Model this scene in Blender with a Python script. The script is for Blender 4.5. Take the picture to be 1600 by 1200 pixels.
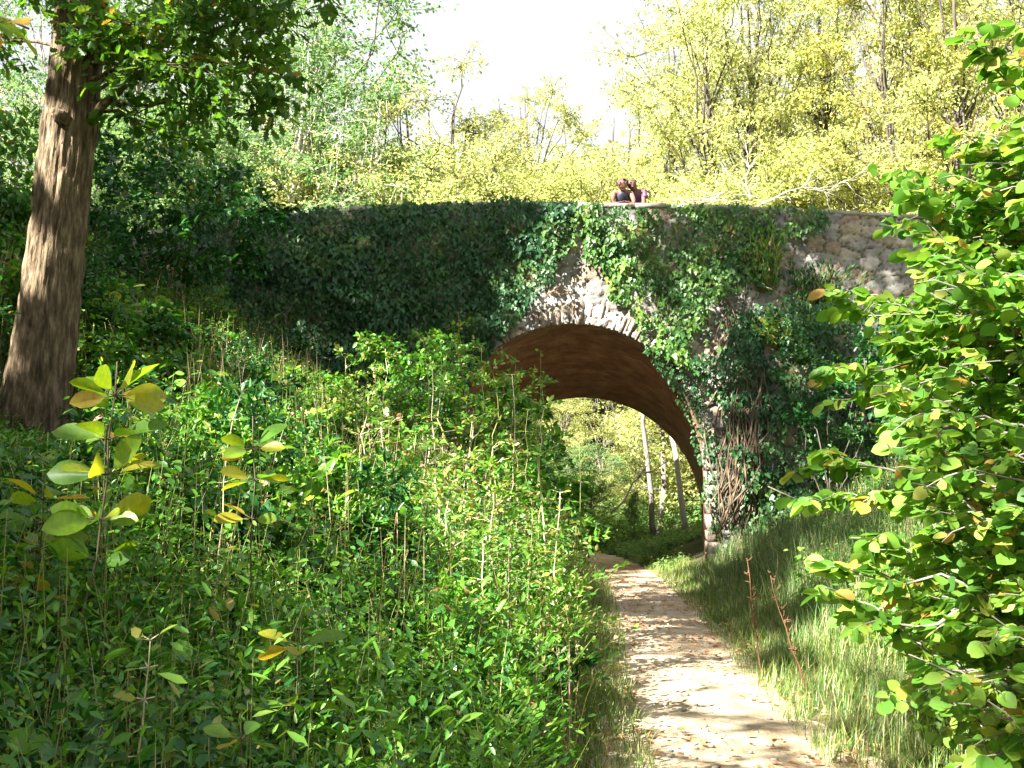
import bpy, math, random
import numpy as np
from mathutils import Vector
R = math.radians
rng = np.random.default_rng(7)
random.seed(7)
scene = bpy.context.scene
for o in list(bpy.data.objects): bpy.data.objects.remove(o)

# ------------------------------------------------------------------ camera
PITCH = math.atan(172/1600.0)
CAMZ = 1.6
cam = bpy.data.cameras.new('camera'); camo = bpy.data.objects.new('camera', cam)
scene.collection.objects.link(camo)
cam.sensor_width = 36; cam.lens = 36; cam.clip_end = 1500; cam.clip_start = 0.05
camo.location = (0, 0, CAMZ); camo.rotation_euler = (math.pi/2+PITCH, 0, 0)
scene.camera = camo
FW = np.array([0, math.cos(PITCH), math.sin(PITCH)]); UP = np.array([0, -math.sin(PITCH), math.cos(PITCH)])
def pix(px, py, d):
    v = FW + np.array([1., 0, 0])*(px-800)/1600 + UP*(600-py)/1600
    return np.array([0, 0, CAMZ]) + v*(d/v[1])

# ------------------------------------------------------------------ light
SUN_EL, SUN_AZ = R(38), R(49)          # azimuth: degrees left of straight behind the camera
S = np.array([-math.sin(SUN_AZ)*math.cos(SUN_EL), -math.cos(SUN_AZ)*math.cos(SUN_EL), math.sin(SUN_EL)])
w = bpy.data.worlds.new('World'); scene.world = w; w.use_nodes = True
nt = w.node_tree; nt.nodes.clear()
sky = nt.nodes.new('ShaderNodeTexSky'); sky.sky_type = 'NISHITA'; sky.sun_disc = False
sky.sun_elevation = SUN_EL; sky.sun_rotation = math.atan2(S[0], S[1]); sky.dust_density = 3.0; sky.air_density = 1.0; sky.ozone_density = 1.0
bg = nt.nodes.new('ShaderNodeBackground'); bg.inputs[1].default_value = 0.037
out = nt.nodes.new('ShaderNodeOutputWorld')
wtc = nt.nodes.new('ShaderNodeTexCoord'); wn = nt.nodes.new('ShaderNodeTexNoise'); wn.inputs['Scale'].default_value = 2.2; wn.inputs['Detail'].default_value = 6
nt.links.new(wtc.outputs['Generated'], wn.inputs[0])
wr = nt.nodes.new('ShaderNodeMapRange'); wr.inputs[1].default_value = .3; wr.inputs[2].default_value = .62; wr.inputs[3].default_value = .68; wr.inputs[4].default_value = 1.0
nt.links.new(wn.outputs[0], wr.inputs[0])
wm = nt.nodes.new('ShaderNodeMix'); wm.data_type = 'RGBA'; nt.links.new(wr.outputs[0], wm.inputs[0]); nt.links.new(sky.outputs[0], wm.inputs[6]); wm.inputs[7].default_value = (4.3, 4.35, 4.45, 1)   # thin bright cloud veil
nt.links.new(wm.outputs[2], bg.inputs[0]); nt.links.new(bg.outputs[0], out.inputs[0])
sl = bpy.data.lights.new('sun', 'SUN'); sl.energy = 5.0; sl.angle = R(0.5); sl.color = (1, .95, .84)
so = bpy.data.objects.new('sun', sl); scene.collection.objects.link(so)
so.rotation_euler = Vector(S).to_track_quat('Z', 'Y').to_euler()
scene.view_settings.view_transform = 'Standard'; scene.view_settings.look = 'None'
scene.view_settings.exposure = 2.85; scene.view_settings.gamma = 1
scene.cycles.max_bounces = 6; scene.cycles.diffuse_bounces = 3; scene.cycles.transmission_bounces = 4
scene.cycles.transparent_max_bounces = 4; scene.cycles.caustics_reflective = False; scene.cycles.caustics_refractive = False
scene.cycles.use_denoising = True

# ------------------------------------------------------------------ helpers
def link(o, parent=None):
    scene.collection.objects.link(o)
    if parent: o.parent = parent
    return o
def tag(o, label=None, cat=None, group=None, kind=None):
    if label: o['label'] = label
    if cat: o['category'] = cat
    if group: o['group'] = group
    if kind: o['kind'] = kind
    return o
def empty(name, loc, label, cat, group=None):
    o = bpy.data.objects.new(name, None); o.location = [float(a) for a in loc]; o.empty_display_size = .2
    link(o); return tag(o, label, cat, group)

class MB:
    """collects vertices and k-gon faces, with a per-vertex random number for tint"""
    def __init__(s): s.v = []; s.f = []; s.r = []; s.n = 0
    def add(s, v, faces, r=None):
        v = np.asarray(v, float).reshape(-1, 3)
        if not isinstance(faces, list): faces = [faces]
        for f in faces:
            f = np.asarray(f, int)
            s.f.append(f + s.n)
        s.v.append(v); s.r.append(np.full(len(v), .5) if r is None else np.broadcast_to(r, (len(v),)))
        s.n += len(v)
    def build(s, name, mat, parent=None, smooth=False, origin=None, cols=None):
        me = bpy.data.meshes.new(name)
        v = np.concatenate(s.v).astype(np.float32)
        if origin is not None: v = v - np.asarray(origin, np.float32)
        me.vertices.add(len(v)); me.vertices.foreach_set('co', v.ravel())
        li = np.concatenate([f.ravel() for f in s.f]).astype(np.int32)
        lt = np.concatenate([np.full(len(f), f.shape[1]) for f in s.f]).astype(np.int32)
        ls = np.concatenate([[0], np.cumsum(lt)[:-1]]).astype(np.int32)
        me.loops.add(len(li)); me.loops.foreach_set('vertex_index', li)
        me.polygons.add(len(lt)); me.polygons.foreach_set('loop_start', ls); me.polygons.foreach_set('loop_total', lt)
        a = me.attributes.new('rnd', 'FLOAT', 'POINT'); a.data.foreach_set('value', np.concatenate(s.r).astype(np.float32))
        if cols is not None:
            a = me.attributes.new('tint', 'FLOAT_COLOR', 'POINT')
            a.data.foreach_set('color', np.concatenate([cols, np.ones((len(cols), 1))], 1).astype(np.float32).ravel())
        me.update(calc_edges=True)
        if smooth: me.polygons.foreach_set('use_smooth', np.ones(len(lt), bool))
        me.materials.append(mat)
        o = bpy.data.objects.new(name, me); link(o, parent)
        if origin is not None and parent is None: o.location = [float(a) for a in origin]
        return o
    def tube(s, P, rad, k=6, r=None, cap=True):
        P = np.asarray(P, float); rad = np.broadcast_to(rad, (len(P),))
        T = np.gradient(P, axis=0); T /= np.linalg.norm(T, axis=1)[:, None]+1e-9
        ref = np.array([1., 0, 0]) if abs(T[0][0]) < .8 else np.array([0, 1., 0])
        A = np.cross(T, ref); A /= np.linalg.norm(A, axis=1)[:, None]+1e-9
        B = np.cross(T, A)
        th = np.arange(k)/k*2*math.pi
        V = P[:, None] + rad[:, None, None]*(A[:, None]*np.cos(th)[None, :, None] + B[:, None]*np.sin(th)[None, :, None])
        n = len(P); i = np.arange(n-1)[:, None]*k; j = np.arange(k)[None]; jn = (j+1) % k
        F = np.stack([i+j, i+jn, i+k+jn, i+k+j], -1).reshape(-1, 4)
        fs = [F]
        if cap: fs += [np.arange(k)[None][:, ::-1], (np.arange(k)+(n-1)*k)[None]]
        s.add(V.reshape(-1, 3), fs, r)
    def box(s, c, h, rotz=0, r=None):
        x = np.array([[-1,-1,-1],[1,-1,-1],[1,1,-1],[-1,1,-1],[-1,-1,1],[1,-1,1],[1,1,1],[-1,1,1]], float)*h
        cz, sz = math.cos(rotz), math.sin(rotz)
        x = np.stack([x[:, 0]*cz-x[:, 1]*sz, x[:, 0]*sz+x[:, 1]*cz, x[:, 2]], 1)+c
        s.add(x, np.array([[0,3,2,1],[4,5,6,7],[0,1,5,4],[1,2,6,5],[2,3,7,6],[3,0,4,7]]), r)

def sym(o):   # right half outline, leaf along +y; builds both halves folded on the midrib
    o = np.array(o, float); m = len(o)
    verts = [[0, 0, 0]] + [[x, y, z] for x, y, z in o] + [[0, 1, -.06]] + [[-x, y, z] for x, y, z in o[::-1]]
    right = [0] + list(range(1, m+2)); left = [0] + list(range(m+1, 2*m+2))
    return np.array(verts), [np.array([right]), np.array([left])]
T_OVAL = sym([(.24, .3, .05), (.22, .68, .04)])
T_LANCE = sym([(.15, .3, .04), (.11, .7, .02)])
T_HAZEL = sym([(.2, .04, .02), (.37, .28, .05), (.40, .55, .06), (.25, .82, .02)])
T_OAK = sym([(.08, .15, .02), (.2, .24, .04), (.13, .35, .03), (.29, .47, .05), (.18, .57, .03), (.28, .74, .04), (.14, .83, .02), (.12, .95, 0)])
T_BIG = sym([(.07, .08, .02), (.17, .22, .05), (.24, .4, .075), (.27, .58, .07), (.23, .76, .03), (.12, .91, -.03)])
T_IVY = sym([(.22, -.12, .02), (.42, .18, .03), (.24, .38, .03), (.2, .7, .02)])
T_DIAM = (np.array([[0, 0, 0], [.27, .5, .07], [0, 1, -.05], [-.27, .5, .07]]), [np.array([[0, 1, 2, 3]])])
def nrm(a): return a/(np.linalg.norm(a, axis=-1, keepdims=True)+1e-9)
def leaves(mb, P, D, N, L, T=T_OVAL, r=None, wid=1.0):
    P = np.asarray(P, float); n = len(P)
    if n == 0: return
    D = nrm(np.broadcast_to(D, (n, 3))); X = nrm(np.cross(D, np.broadcast_to(N, (n, 3)))); Z = np.cross(X, D)
    tv, tf = T; L = np.broadcast_to(L, (n,))
    V = P[:, None] + L[:, None, None]*(X[:, None]*tv[None, :, 0:1]*wid + D[:, None]*tv[None, :, 1:2] + Z[:, None]*tv[None, :, 2:3])
    k = len(tv); off = (np.arange(n)*k)[:, None]
    rr = rng.random(n) if r is None else r
    mb.add(V.reshape(-1, 3), [(off+f).reshape(-1, f.shape[1]) for f in tf], np.repeat(rr, k))
def rdir(n):
    a = rng.normal(size=(n, 3)); return nrm(a)
def sheet(n, tilt=.6):    # normals mostly upward
    a = rng.normal(size=(n, 3))*tilt; a[:, 2] = 1; return nrm(a)

# smooth value noise in 2D for terrain, masks, relief
def vnoise(x, y, sc, seed=0):
    x = np.asarray(x)/sc; y = np.asarray(y)/sc
    xi = np.floor(x).astype(int); yi = np.floor(y).astype(int); fx = x-xi; fy = y-yi
    fx = fx*fx*(3-2*fx); fy = fy*fy*(3-2*fy)
    def h(a, b):
        n = (a*374761393 + b*668265263 + seed*974711) & 0x7fffffff
        n = ((n ^ (n >> 13))*1274126177) & 0x7fffffff
        return ((n ^ (n >> 16)) & 0xffff)/65535.0
    return (h(xi, yi)*(1-fx)+h(xi+1, yi)*fx)*(1-fy) + (h(xi, yi+1)*(1-fx)+h(xi+1, yi+1)*fx)*fy

# ------------------------------------------------------------------ materials
def mat(name):
    m = bpy.data.materials.new(name); m.use_nodes = True; n = m.node_tree; n.nodes.clear(); return m, n
def ramp(n, cols, fac, interp='LINEAR'):
    r = n.nodes.new('ShaderNodeValToRGB'); r.color_ramp.interpolation = interp
    els = r.color_ramp.elements
    while len(els) < len(cols): els.new(.5)
    for i, (p, c) in enumerate(cols): els[i].position = p; els[i].color = (*c, 1)
    n.links.new(fac, r.inputs[0]); return r
def leafmat(name, cols, trans=.42, rough=.42, spec=.5, tmul=1.6, tb=.4):
    m, n = mat(name)
    at = n.nodes.new('ShaderNodeAttribute'); at.attribute_name = 'rnd'
    r = ramp(n, cols, at.outputs['Fac'])
    p = n.nodes.new('ShaderNodeBsdfPrincipled'); p.inputs['Roughness'].default_value = rough
    p.inputs['Specular IOR Level'].default_value = spec
    n.links.new(r.outputs[0], p.inputs['Base Color'])
    t = n.nodes.new('ShaderNodeBsdfTranslucent')
    mx = n.nodes.new('ShaderNodeMix'); mx.data_type = 'RGBA'; mx.blend_type = 'MULTIPLY'; mx.inputs[0].default_value = 1
    n.links.new(r.outputs[0], mx.inputs[6]); mx.inputs[7].default_value = (tmul*1.05, tmul, tmul*tb, 1)
    n.links.new(mx.outputs[2], t.inputs[0])
    ms = n.nodes.new('ShaderNodeMixShader'); ms.inputs[0].default_value = trans
    n.links.new(p.outputs[0], ms.inputs[1]); n.links.new(t.outputs[0], ms.inputs[2])
    o = n.nodes.new('ShaderNodeOutputMaterial'); n.links.new(ms.outputs[0], o.inputs[0]); return m
def surf(name, cols, scale=3, rough=.9, bump=.3, bscale=None, stretch=(1, 1, 1), detail=8, attr=None, spec=.3, bdist=.02):
    m, n = mat(name)
    tc = n.nodes.new('ShaderNodeTexCoord'); mp = n.nodes.new('ShaderNodeMapping'); mp.inputs['Scale'].default_value = stretch
    n.links.new(tc.outputs['Object'], mp.inputs[0])
    no = n.nodes.new('ShaderNodeTexNoise'); no.inputs['Scale'].default_value = scale; no.inputs['Detail'].default_value = detail; no.inputs['Roughness'].default_value = .65
    n.links.new(mp.outputs[0], no.inputs[0])
    r = ramp(n, cols, no.outputs[0])
    p = n.nodes.new('ShaderNodeBsdfPrincipled'); p.inputs['Roughness'].default_value = rough; p.inputs['Specular IOR Level'].default_value = spec
    col = r.outputs[0]
    if attr:
        at = n.nodes.new('ShaderNodeAttribute'); at.attribute_name = attr
        mx = n.nodes.new('ShaderNodeMix'); mx.data_type = 'RGBA'; mx.blend_type = 'MULTIPLY'; mx.inputs[0].default_value = 1
        n.links.new(col, mx.inputs[6]); n.links.new(at.outputs['Color'], mx.inputs[7]); col = mx.outputs[2]
    n.links.new(col, p.inputs['Base Color'])
    n2 = n.nodes.new('ShaderNodeTexNoise'); n2.inputs['Scale'].default_value = bscale or scale*4; n2.inputs['Detail'].default_value = 6
    n.links.new(mp.outputs[0], n2.inputs[0])
    b = n.nodes.new('ShaderNodeBump'); b.inputs['Strength'].default_value = bump; b.inputs['Distance'].default_value = bdist
    n.links.new(n2.outputs[0], b.inputs['Height']); n.links.new(b.outputs[0], p.inputs['Normal'])
    o = n.nodes.new('ShaderNodeOutputMaterial'); n.links.new(p.outputs[0], o.inputs[0]); return m

M = {}
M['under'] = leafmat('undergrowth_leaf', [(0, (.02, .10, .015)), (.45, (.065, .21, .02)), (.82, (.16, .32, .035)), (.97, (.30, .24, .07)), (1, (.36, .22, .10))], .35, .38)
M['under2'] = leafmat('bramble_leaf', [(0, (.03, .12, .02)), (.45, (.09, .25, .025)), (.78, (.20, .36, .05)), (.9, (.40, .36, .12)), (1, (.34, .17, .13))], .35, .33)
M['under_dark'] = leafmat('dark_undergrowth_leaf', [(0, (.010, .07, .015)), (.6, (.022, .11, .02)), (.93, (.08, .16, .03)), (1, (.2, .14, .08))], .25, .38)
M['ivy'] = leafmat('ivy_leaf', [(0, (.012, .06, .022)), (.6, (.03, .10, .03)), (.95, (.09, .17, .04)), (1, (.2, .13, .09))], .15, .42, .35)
M['oak'] = leafmat('oak_leaf', [(0, (.03, .10, .015)), (.6, (.07, .17, .02)), (.93, (.14, .22, .03)), (1, (.3, .2, .05))], .5, .42)
M['hazel'] = leafmat('hazel_leaf', [(0, (.05, .13, .025)), (.35, (.10, .25, .03)), (.75, (.21, .35, .05)), (.95, (.38, .38, .09)), (1, (.4, .24, .06))], .45, .5, .3, 1.5, .6)
M['yellow'] = leafmat('yellow_green_leaf', [(0, (.24, .30, .09)), (.5, (.40, .44, .16)), (.9, (.52, .51, .20)), (1, (.55, .40, .14))], .55, .5, .4, 1.35, .9)
M['gold'] = leafmat('golden_leaf', [(0, (.22, .28, .07)), (.4, (.38, .41, .12)), (.85, (.52, .46, .13)), (1, (.52, .34, .09))], .5, .5, .4, 1.3, .8)
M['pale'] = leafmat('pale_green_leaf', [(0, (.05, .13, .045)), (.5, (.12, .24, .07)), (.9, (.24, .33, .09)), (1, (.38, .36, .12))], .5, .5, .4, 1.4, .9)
M['bigleaf'] = leafmat('chestnut_leaf', [(0, (.08, .2, .02)), (.45, (.17, .28, .02)), (.8, (.36, .33, .03)), (1, (.42, .2, .05))], .45, .38)
_n = M['bigleaf'].node_tree; _r = next(x for x in _n.nodes if x.type == 'VALTORGB'); _a = next(x for x in _n.nodes if x.type == 'ATTRIBUTE')
_no = _n.nodes.new('ShaderNodeTexNoise'); _no.inputs['Scale'].default_value = 28; _no.inputs['Detail'].default_value = 5
_m = _n.nodes.new('ShaderNodeMath'); _m.operation = 'MULTIPLY_ADD'; _m.inputs[1].default_value = .9; _n.links.new(_no.outputs[0], _m.inputs[0])
_m2 = _n.nodes.new('ShaderNodeMath'); _m2.operation = 'SUBTRACT'; _m2.inputs[1].default_value = .5; _n.links.new(_a.outputs['Fac'], _m2.inputs[0]); _n.links.new(_m2.outputs[0], _m.inputs[2]); _n.links.new(_m.outputs[0], _r.inputs[0])
M['grass'] = leafmat('grass_blade', [(0, (.05, .13, .02)), (.5, (.11, .2, .035)), (.75, (.22, .26, .07)), (1, (.42, .36, .18))], .3, .45)
M['drygrass'] = leafmat('dry_grass_blade', [(0, (.035, .11, .02)), (.5, (.09, .19, .04)), (.8, (.2, .2, .09)), (1, (.38, .3, .17))], .2, .6)
M['dry'] = leafmat('dry_seed_head', [(0, (.30, .24, .12)), (.5, (.42, .34, .2)), (1, (.5, .33, .28))], .3, .7, .2)
M['ivy_sun'] = leafmat('sun_tinted_ivy_leaf', [(0, (.02, .08, .02)), (.5, (.06, .15, .03)), (.85, (.14, .24, .04)), (1, (.34, .26, .1))], .2, .42, .4)  # brighter copy of the ivy colours, standing in for sun on the leaves
M['litter'] = leafmat('fallen_leaf', [(0, (.25, .12, .06)), (.5, (.38, .2, .1)), (1, (.5, .33, .18))], .15, .7, .2)
M['stem'] = surf('green_stem', [(.3, (.16, .2, .05)), (.7, (.35, .33, .14))], 8, .7)
M['palestem'] = surf('pale_dry_stem', [(.3, (.4, .33, .2)), (.7, (.6, .52, .36))], 8, .7)
M['russet'] = surf('russet_stalk', [(.3, (.09, .045, .025)), (.7, (.17, .085, .04))], 8, .8)
M['bark'] = surf('oak_bark', [(.34, (.04, .028, .017)), (.5, (.125, .09, .055)), (.62, (.23, .175, .112))], 20, .95, 1.0, 22, (1, 1, .2), bdist=.06)
M['barkg'] = surf('grey_bark', [(.3, (.10, .09, .075)), (.7, (.26, .23, .2))], 8, .95, .6, 20, (1, 1, .25))
M['barkd'] = surf('dark_bark', [(.3, (.04, .035, .03)), (.7, (.13, .11, .09))], 8, .95, .6, 20, (1, 1, .25))
M['barkp'] = surf('pale_bark', [(.3, (.3, .27, .23)), (.7, (.6, .56, .5))], 6, .9, .4, 16, (1, 1, .4))
M['soil'] = surf('leafy_soil', [(.3, (.035, .03, .015)), (.5, (.06, .07, .025)), (.7, (.13, .09, .05))], 2.5, .98, .6, 12)
M['path'] = surf('sandy_path', [(.28, (.19, .125, .08)), (.42, (.33, .245, .16)), (.58, (.44, .355, .255)), (.75, (.54, .47, .37))], 3.2, .97, .9, 30)
M['stone'] = surf('rubble_stone', [(.3, (.40, .39, .38)), (.5, (.62, .6, .58)), (.72, (.92, .9, .87))], 7, .93, .6, 25, attr='tint')
M['voussoir'] = surf('arch_stone', [(.35, (.11, .08, .065)), (.5, (.23, .18, .15)), (.66, (.38, .34, .31))], 5, .9, .6, 25)
M['vault'] = surf('red_brown_vault', [(.32, (.16, .09, .062)), (.5, (.26, .145, .095)), (.68, (.36, .235, .165))], 2.6, .95, .7, 30)
_n = M['vault'].node_tree; _p = next(x for x in _n.nodes if x.type == 'BSDF_PRINCIPLED'); _l = _p.inputs['Base Color'].links[0].from_socket
_at = _n.nodes.new('ShaderNodeAttribute'); _at.attribute_name = 'tint'; _b = _n.nodes.new('ShaderNodeTexBrick')
_n.links.new(_at.outputs['Vector'], _b.inputs['Vector']); _b.inputs['Scale'].default_value = 1.0; _b.inputs['Brick Width'].default_value = .26; _b.inputs['Row Height'].default_value = .085; _b.inputs['Mortar Size'].default_value = .008
_b.inputs['Color1'].default_value = (1.15, 1.05, 1, 1); _b.inputs['Color2'].default_value = (.75, .72, .7, 1); _b.inputs['Mortar'].default_value = (.8, 1.0, 1.1, 1)
_x = _n.nodes.new('ShaderNodeMix'); _x.data_type = 'RGBA'; _x.blend_type = 'MULTIPLY'; _x.inputs[0].default_value = .9; _n.links.new(_l, _x.inputs[6]); _n.links.new(_b.outputs[0], _x.inputs[7]); _n.links.new(_x.outputs[2], _p.inputs['Base Color'])
M['coping'] = surf('coping_stone', [(.3, (.22, .2, .17)), (.6, (.36, .33, .29)), (.8, (.46, .43, .38))], 5, .95, .6, 25)
M['root'] = surf('dead_ivy_root', [(.3, (.06, .045, .03)), (.7, (.16, .12, .08))], 8, .95)

# ------------------------------------------------------------------ terrain
BY, BY2 = 19.5, 24.5            # near and far face of the bridge
HW = .62
def xp(y): return np.interp(y, [-30, 0, 6, 9, 12, 16, 20, 22, 24, 27, 32, 40, 60, 120], [-2, .9, 1.32, 1.5, 1.78, 2.08, 2.3, 2.3, 2.2, 2.0, .6, -5, -15, -40])
def gz(x, y):
    x = np.asarray(x, float); y = np.asarray(y, float)
    c = xp(y); hw = HW + .12*(vnoise(x*0+3, y, .9, 3)-.5) + .16*np.clip((8-y)/2, 0, 1)
    u = np.maximum(c-hw-x, 0); v = np.maximum(x-c-hw, 0)
    sL = .44 + .17*np.clip((y-9)/9, 0, 1); near = np.clip((y-1)/5, .45, 1)
    zl = (sL*near)*(u*u/(u+.35)) + .004*u*u
    zr = (.33*(v*v/(v+.3)) + .022*v*v)*(1-.55*np.clip((y-25)/3, 0, 1)*np.clip((60-y)/20, 0, 1))
    z = zl+zr
    zb = 6.2 - .6*np.log1p(np.exp(np.clip((6.2-z)/.6, -40, 40)))          # soft cap at deck level
    k = .25*(vnoise(x, y, 2.2, 1)-.5)+.12*(vnoise(x, y, .7, 2)-.5)
    zz = zb + k*np.clip((u+v)/1.5, 0, 1) - .42*np.exp(-((x+4.5)/1.3)**2-((y-9.3)/1.5)**2)
    return np.where(u+v > 0, zz, -.03+.02*vnoise(x, y, .5, 9))
gx = np.concatenate([np.linspace(-160, -16, 30), np.arange(-15.8, 16, .2), np.linspace(16.2, 160, 30)])
gy = np.concatenate([np.linspace(-60, -4, 12), np.arange(-3.8, 30, .2), np.linspace(30.5, 60, 40), np.linspace(62, 260, 25)])
XX, YY = np.meshgrid(gx, gy); ZZ = gz(XX, YY)
m = MB(); nx, ny = len(gx), len(gy)
i = np.arange(ny-1)[:, None]*nx; j = np.arange(nx-1)[None]
m.add(np.stack([XX, YY, ZZ], -1).reshape(-1, 3), np.stack([i+j, i+j+1, i+nx+j+1, i+nx+j], -1).reshape(-1, 4))
tag(m.build('ground', M['soil'], smooth=True), kind='structure')
m = MB(); ys = np.arange(-4, 45, .12); us = np.linspace(-1, 1, 15)
PY, PU = np.meshgrid(ys, us, indexing='ij')
PX = xp(PY) + PU*(HW+.10+.16*np.clip((8-PY)/2, 0, 1)+.12*vnoise(PY*0+np.sign(PU)*7, PY, .5, 5))
PZ = np.maximum(gz(PX, PY), -.03)*.0 + .012 + .03*vnoise(PX, PY, .35, 6)-.03*PU**2 + np.maximum(gz(PX, PY)-.02, 0)
k = len(us); i = np.arange(len(ys)-1)[:, None]*k; j = np.arange(k-1)[None]
m.add(np.stack([PX, PY, PZ], -1).reshape(-1, 3), np.stack([i+j, i+j+1, i+k+j+1, i+k+j], -1).reshape(-1, 4))
tag(m.build('path', M['path'], smooth=True), kind='structure')

# ------------------------------------------------------------------ bridge
A0 = pix(897, 710, BY); RN = 205/1600*BY/ .995; AX, AZ = A0[0], A0[2]
A1 = pix(912, 805, BY2); RF = 183/1600*BY2; FX, FZ = A1[0], A1[2]
def ztop(x): return 7.17 + np.where(x < 0, -.012*np.minimum(x+0, 0)**2, -.004*x*x)
XL, XR = -15., 22.
bridge = empty('stone_bridge', (AX, BY, 0), 'old rubble stone bridge with one round arch crossing over the footpath', 'bridge')
bo = np.array([AX, BY, 0])
# near face: fine grid with rubble relief (Worley cells give each stone its own colour and depth)
st = .035
xs = np.arange(-9.5, 11.5, st); zs = np.arange(-.6, 7.6, st)
FXX, FZZ = np.meshgrid(xs, zs)
def worley(x, z, cw, ch, seed):
    z = z + .1*np.sin(x*1.3)
    ci = np.floor(x/cw).astype(int); cj = np.floor(z/ch).astype(int)
    d1 = np.full(x.shape, 9.); d2 = d1.copy(); idd = np.zeros(x.shape)
    rs = np.random.default_rng(seed); tab = rs.random((64, 64, 3))
    for di in (-1, 0, 1):
        for dj in (-1, 0, 1):
            a, b = ci+di, cj+dj; t = tab[a % 64, b % 64]
            dx = ((a+.12+.76*t[..., 0])*cw-x)/cw; dz = ((b+.12+.76*t[..., 1])*ch-z)/ch
            d = np.sqrt(dx*dx+dz*dz)
            new = d < d1
            d2 = np.where(new, d1, np.minimum(d2, d)); idd = np.where(new, t[..., 2], idd); d1 = np.where(new, d, d1)
    return d1, d2, idd
d1, d2, sid = worley(FXX+.10*vnoise(FXX, FZZ, .16, 4), FZZ+.09*vnoise(FXX, FZZ, .16, 8), .36, .2, 5)
edge = np.clip((d2-d1)/.15, 0, 1); rel = (edge**.5)*(.035+.05*sid)+.018*vnoise(FXX, FZZ, .14, 15)
rel += .012*vnoise(FXX, FZZ, .06, 11)
tops = ztop(FXX)
inside = (FZZ < tops)
da = np.hypot(FXX-AX, FZZ-AZ); hole = (da < RN) & (FZZ > AZ) | ((np.abs(FXX-AX) < RN) & (FZZ <= AZ))
pal = np.array([(.36, .35, .34), (.46, .44, .42), (.52, .48, .41), (.42, .33, .27), (.60, .58, .56), (.33, .32, .33), (.50, .43, .33), (.42, .40, .39)])
cc = pal[(sid*7.999).astype(int)]
mort = np.array([.24, .21, .18])
colv = cc*(edge[..., None] > .3)+mort*(edge[..., None] <= .3)
colv = colv*(.85+.3*vnoise(FXX, FZZ, .8, 13))[..., None]
# snap vertices near the arch rim and the top to the exact line
rimz = (FZZ > AZ) & (np.abs(da-RN) < st*.75)
sc = np.where(rimz, RN/np.maximum(da, .1), 1)
GX = AX+(FXX-AX)*sc; GZ = AZ+(FZZ-AZ)*sc
GZ = np.where(np.abs(FZZ-tops) < st, tops, GZ)
rimx = (FZZ <= AZ) & (np.abs(np.abs(FXX-AX)-RN) < st*.75); GX = np.where(rimx, AX+np.sign(FXX-AX)*RN, GX)
V = np.stack([GX, BY-rel, GZ], -1).reshape(-1, 3)
ok = (inside | (np.abs(FZZ-tops) < st)) & (~hole | rimz | rimx)
nx, ny = len(xs), len(zs); i = np.arange(ny-1)[:, None]*nx; j = np.arange(nx-1)[None]
F = np.stack([i+j, i+j+1, i+nx+j+1, i+nx+j], -1).reshape(-1, 4); okf = ok.reshape(-1)[F].all(1)
m = MB(); m.add(V, F[okf])
face_cols = colv.reshape(-1, 3)
# plain outer stretches, back face, parapet inner sides
def quad(m, pts): m.add(pts, np.array([[0, 1, 2, 3]]))
extra = MB()
for xa, xb in ((XL, -9.5), (11.43, XR)):
    for t in np.arange(xa, xb, .5):
        te = min(t+.5, xb); quad(extra, [(t, BY, -1), (te, BY, -1), (te, BY, ztop(te)), (t, BY, ztop(t))])
def archz(x, cx, cz, r): return cz+math.sqrt(max(r*r-(x-cx)**2, 0)) if abs(x-cx) < r else -1
tt = np.unique(np.concatenate([np.arange(XL, XR+.1, .5), FX+RF*np.cos(np.linspace(0, math.pi, 60))]))
for a, b in zip(tt[:-1], tt[1:]):
    za, zb = (archz(a, FX, FZ, RF), archz(b, FX, FZ, RF)) if (abs((a+b)/2-FX) < RF) else (-1, -1)
    if za == -1 and abs((a+b)/2-FX) < RF: za = FZ
    if zb == -1 and abs((a+b)/2-FX) < RF: zb = FZ
    quad(extra, [(b, BY2, zb), (a, BY2, za), (a, BY2, ztop(a)), (b, BY2, ztop(b))])
    quad(extra, [(b, BY+.45, ztop(b)-1.2), (a, BY+.45, ztop(a)-1.2), (a, BY+.45, ztop(a)), (b, BY+.45, ztop(b))])
    quad(extra, [(a, BY2-.45, ztop(a)-1.2), (b, BY2-.45, ztop(b)-1.2), (b, BY2-.45, ztop(b)), (a, BY2-.45, ztop(a))])
ev = np.concatenate(extra.v); m.add(ev, [np.arange(len(ev)).reshape(-1, 4)])
cols = np.concatenate([face_cols, np.tile([.42, .38, .33], (len(ev), 1))])
m.build('wall', M['stone'], bridge, origin=bo, cols=cols)
# roadway
m = MB()
for a in np.arange(XL, XR, .5): quad(m, [(a, BY+.45, ztop(a)-1.02), (a+.5, BY+.45, ztop(a+.5)-1.02), (a+.5, BY2-.45, ztop(a+.5)-1.02), (a, BY2-.45, ztop(a)-1.02)])
m.build('roadway', M['path'], bridge, origin=bo)
# coping: individual thin slabs
m = MB(); m2 = MB(); x = XL
while x < XR:
    l = random.uniform(.45, .9); 
    if x+l > XR: break
    zt = float(ztop(x+l/2)); h = random.uniform(.035, .045)
    for mm_, yy in ((m, BY+.21), (m2, BY2-.21)):
        mm_.box((x+l/2, yy-random.uniform(0, .02), zt+h-.002), (l/2-.008, .29, h))
    x += l
m.build('coping', M['coping'], bridge, origin=bo); m2.build('coping', M['coping'], bridge, origin=bo)
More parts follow.
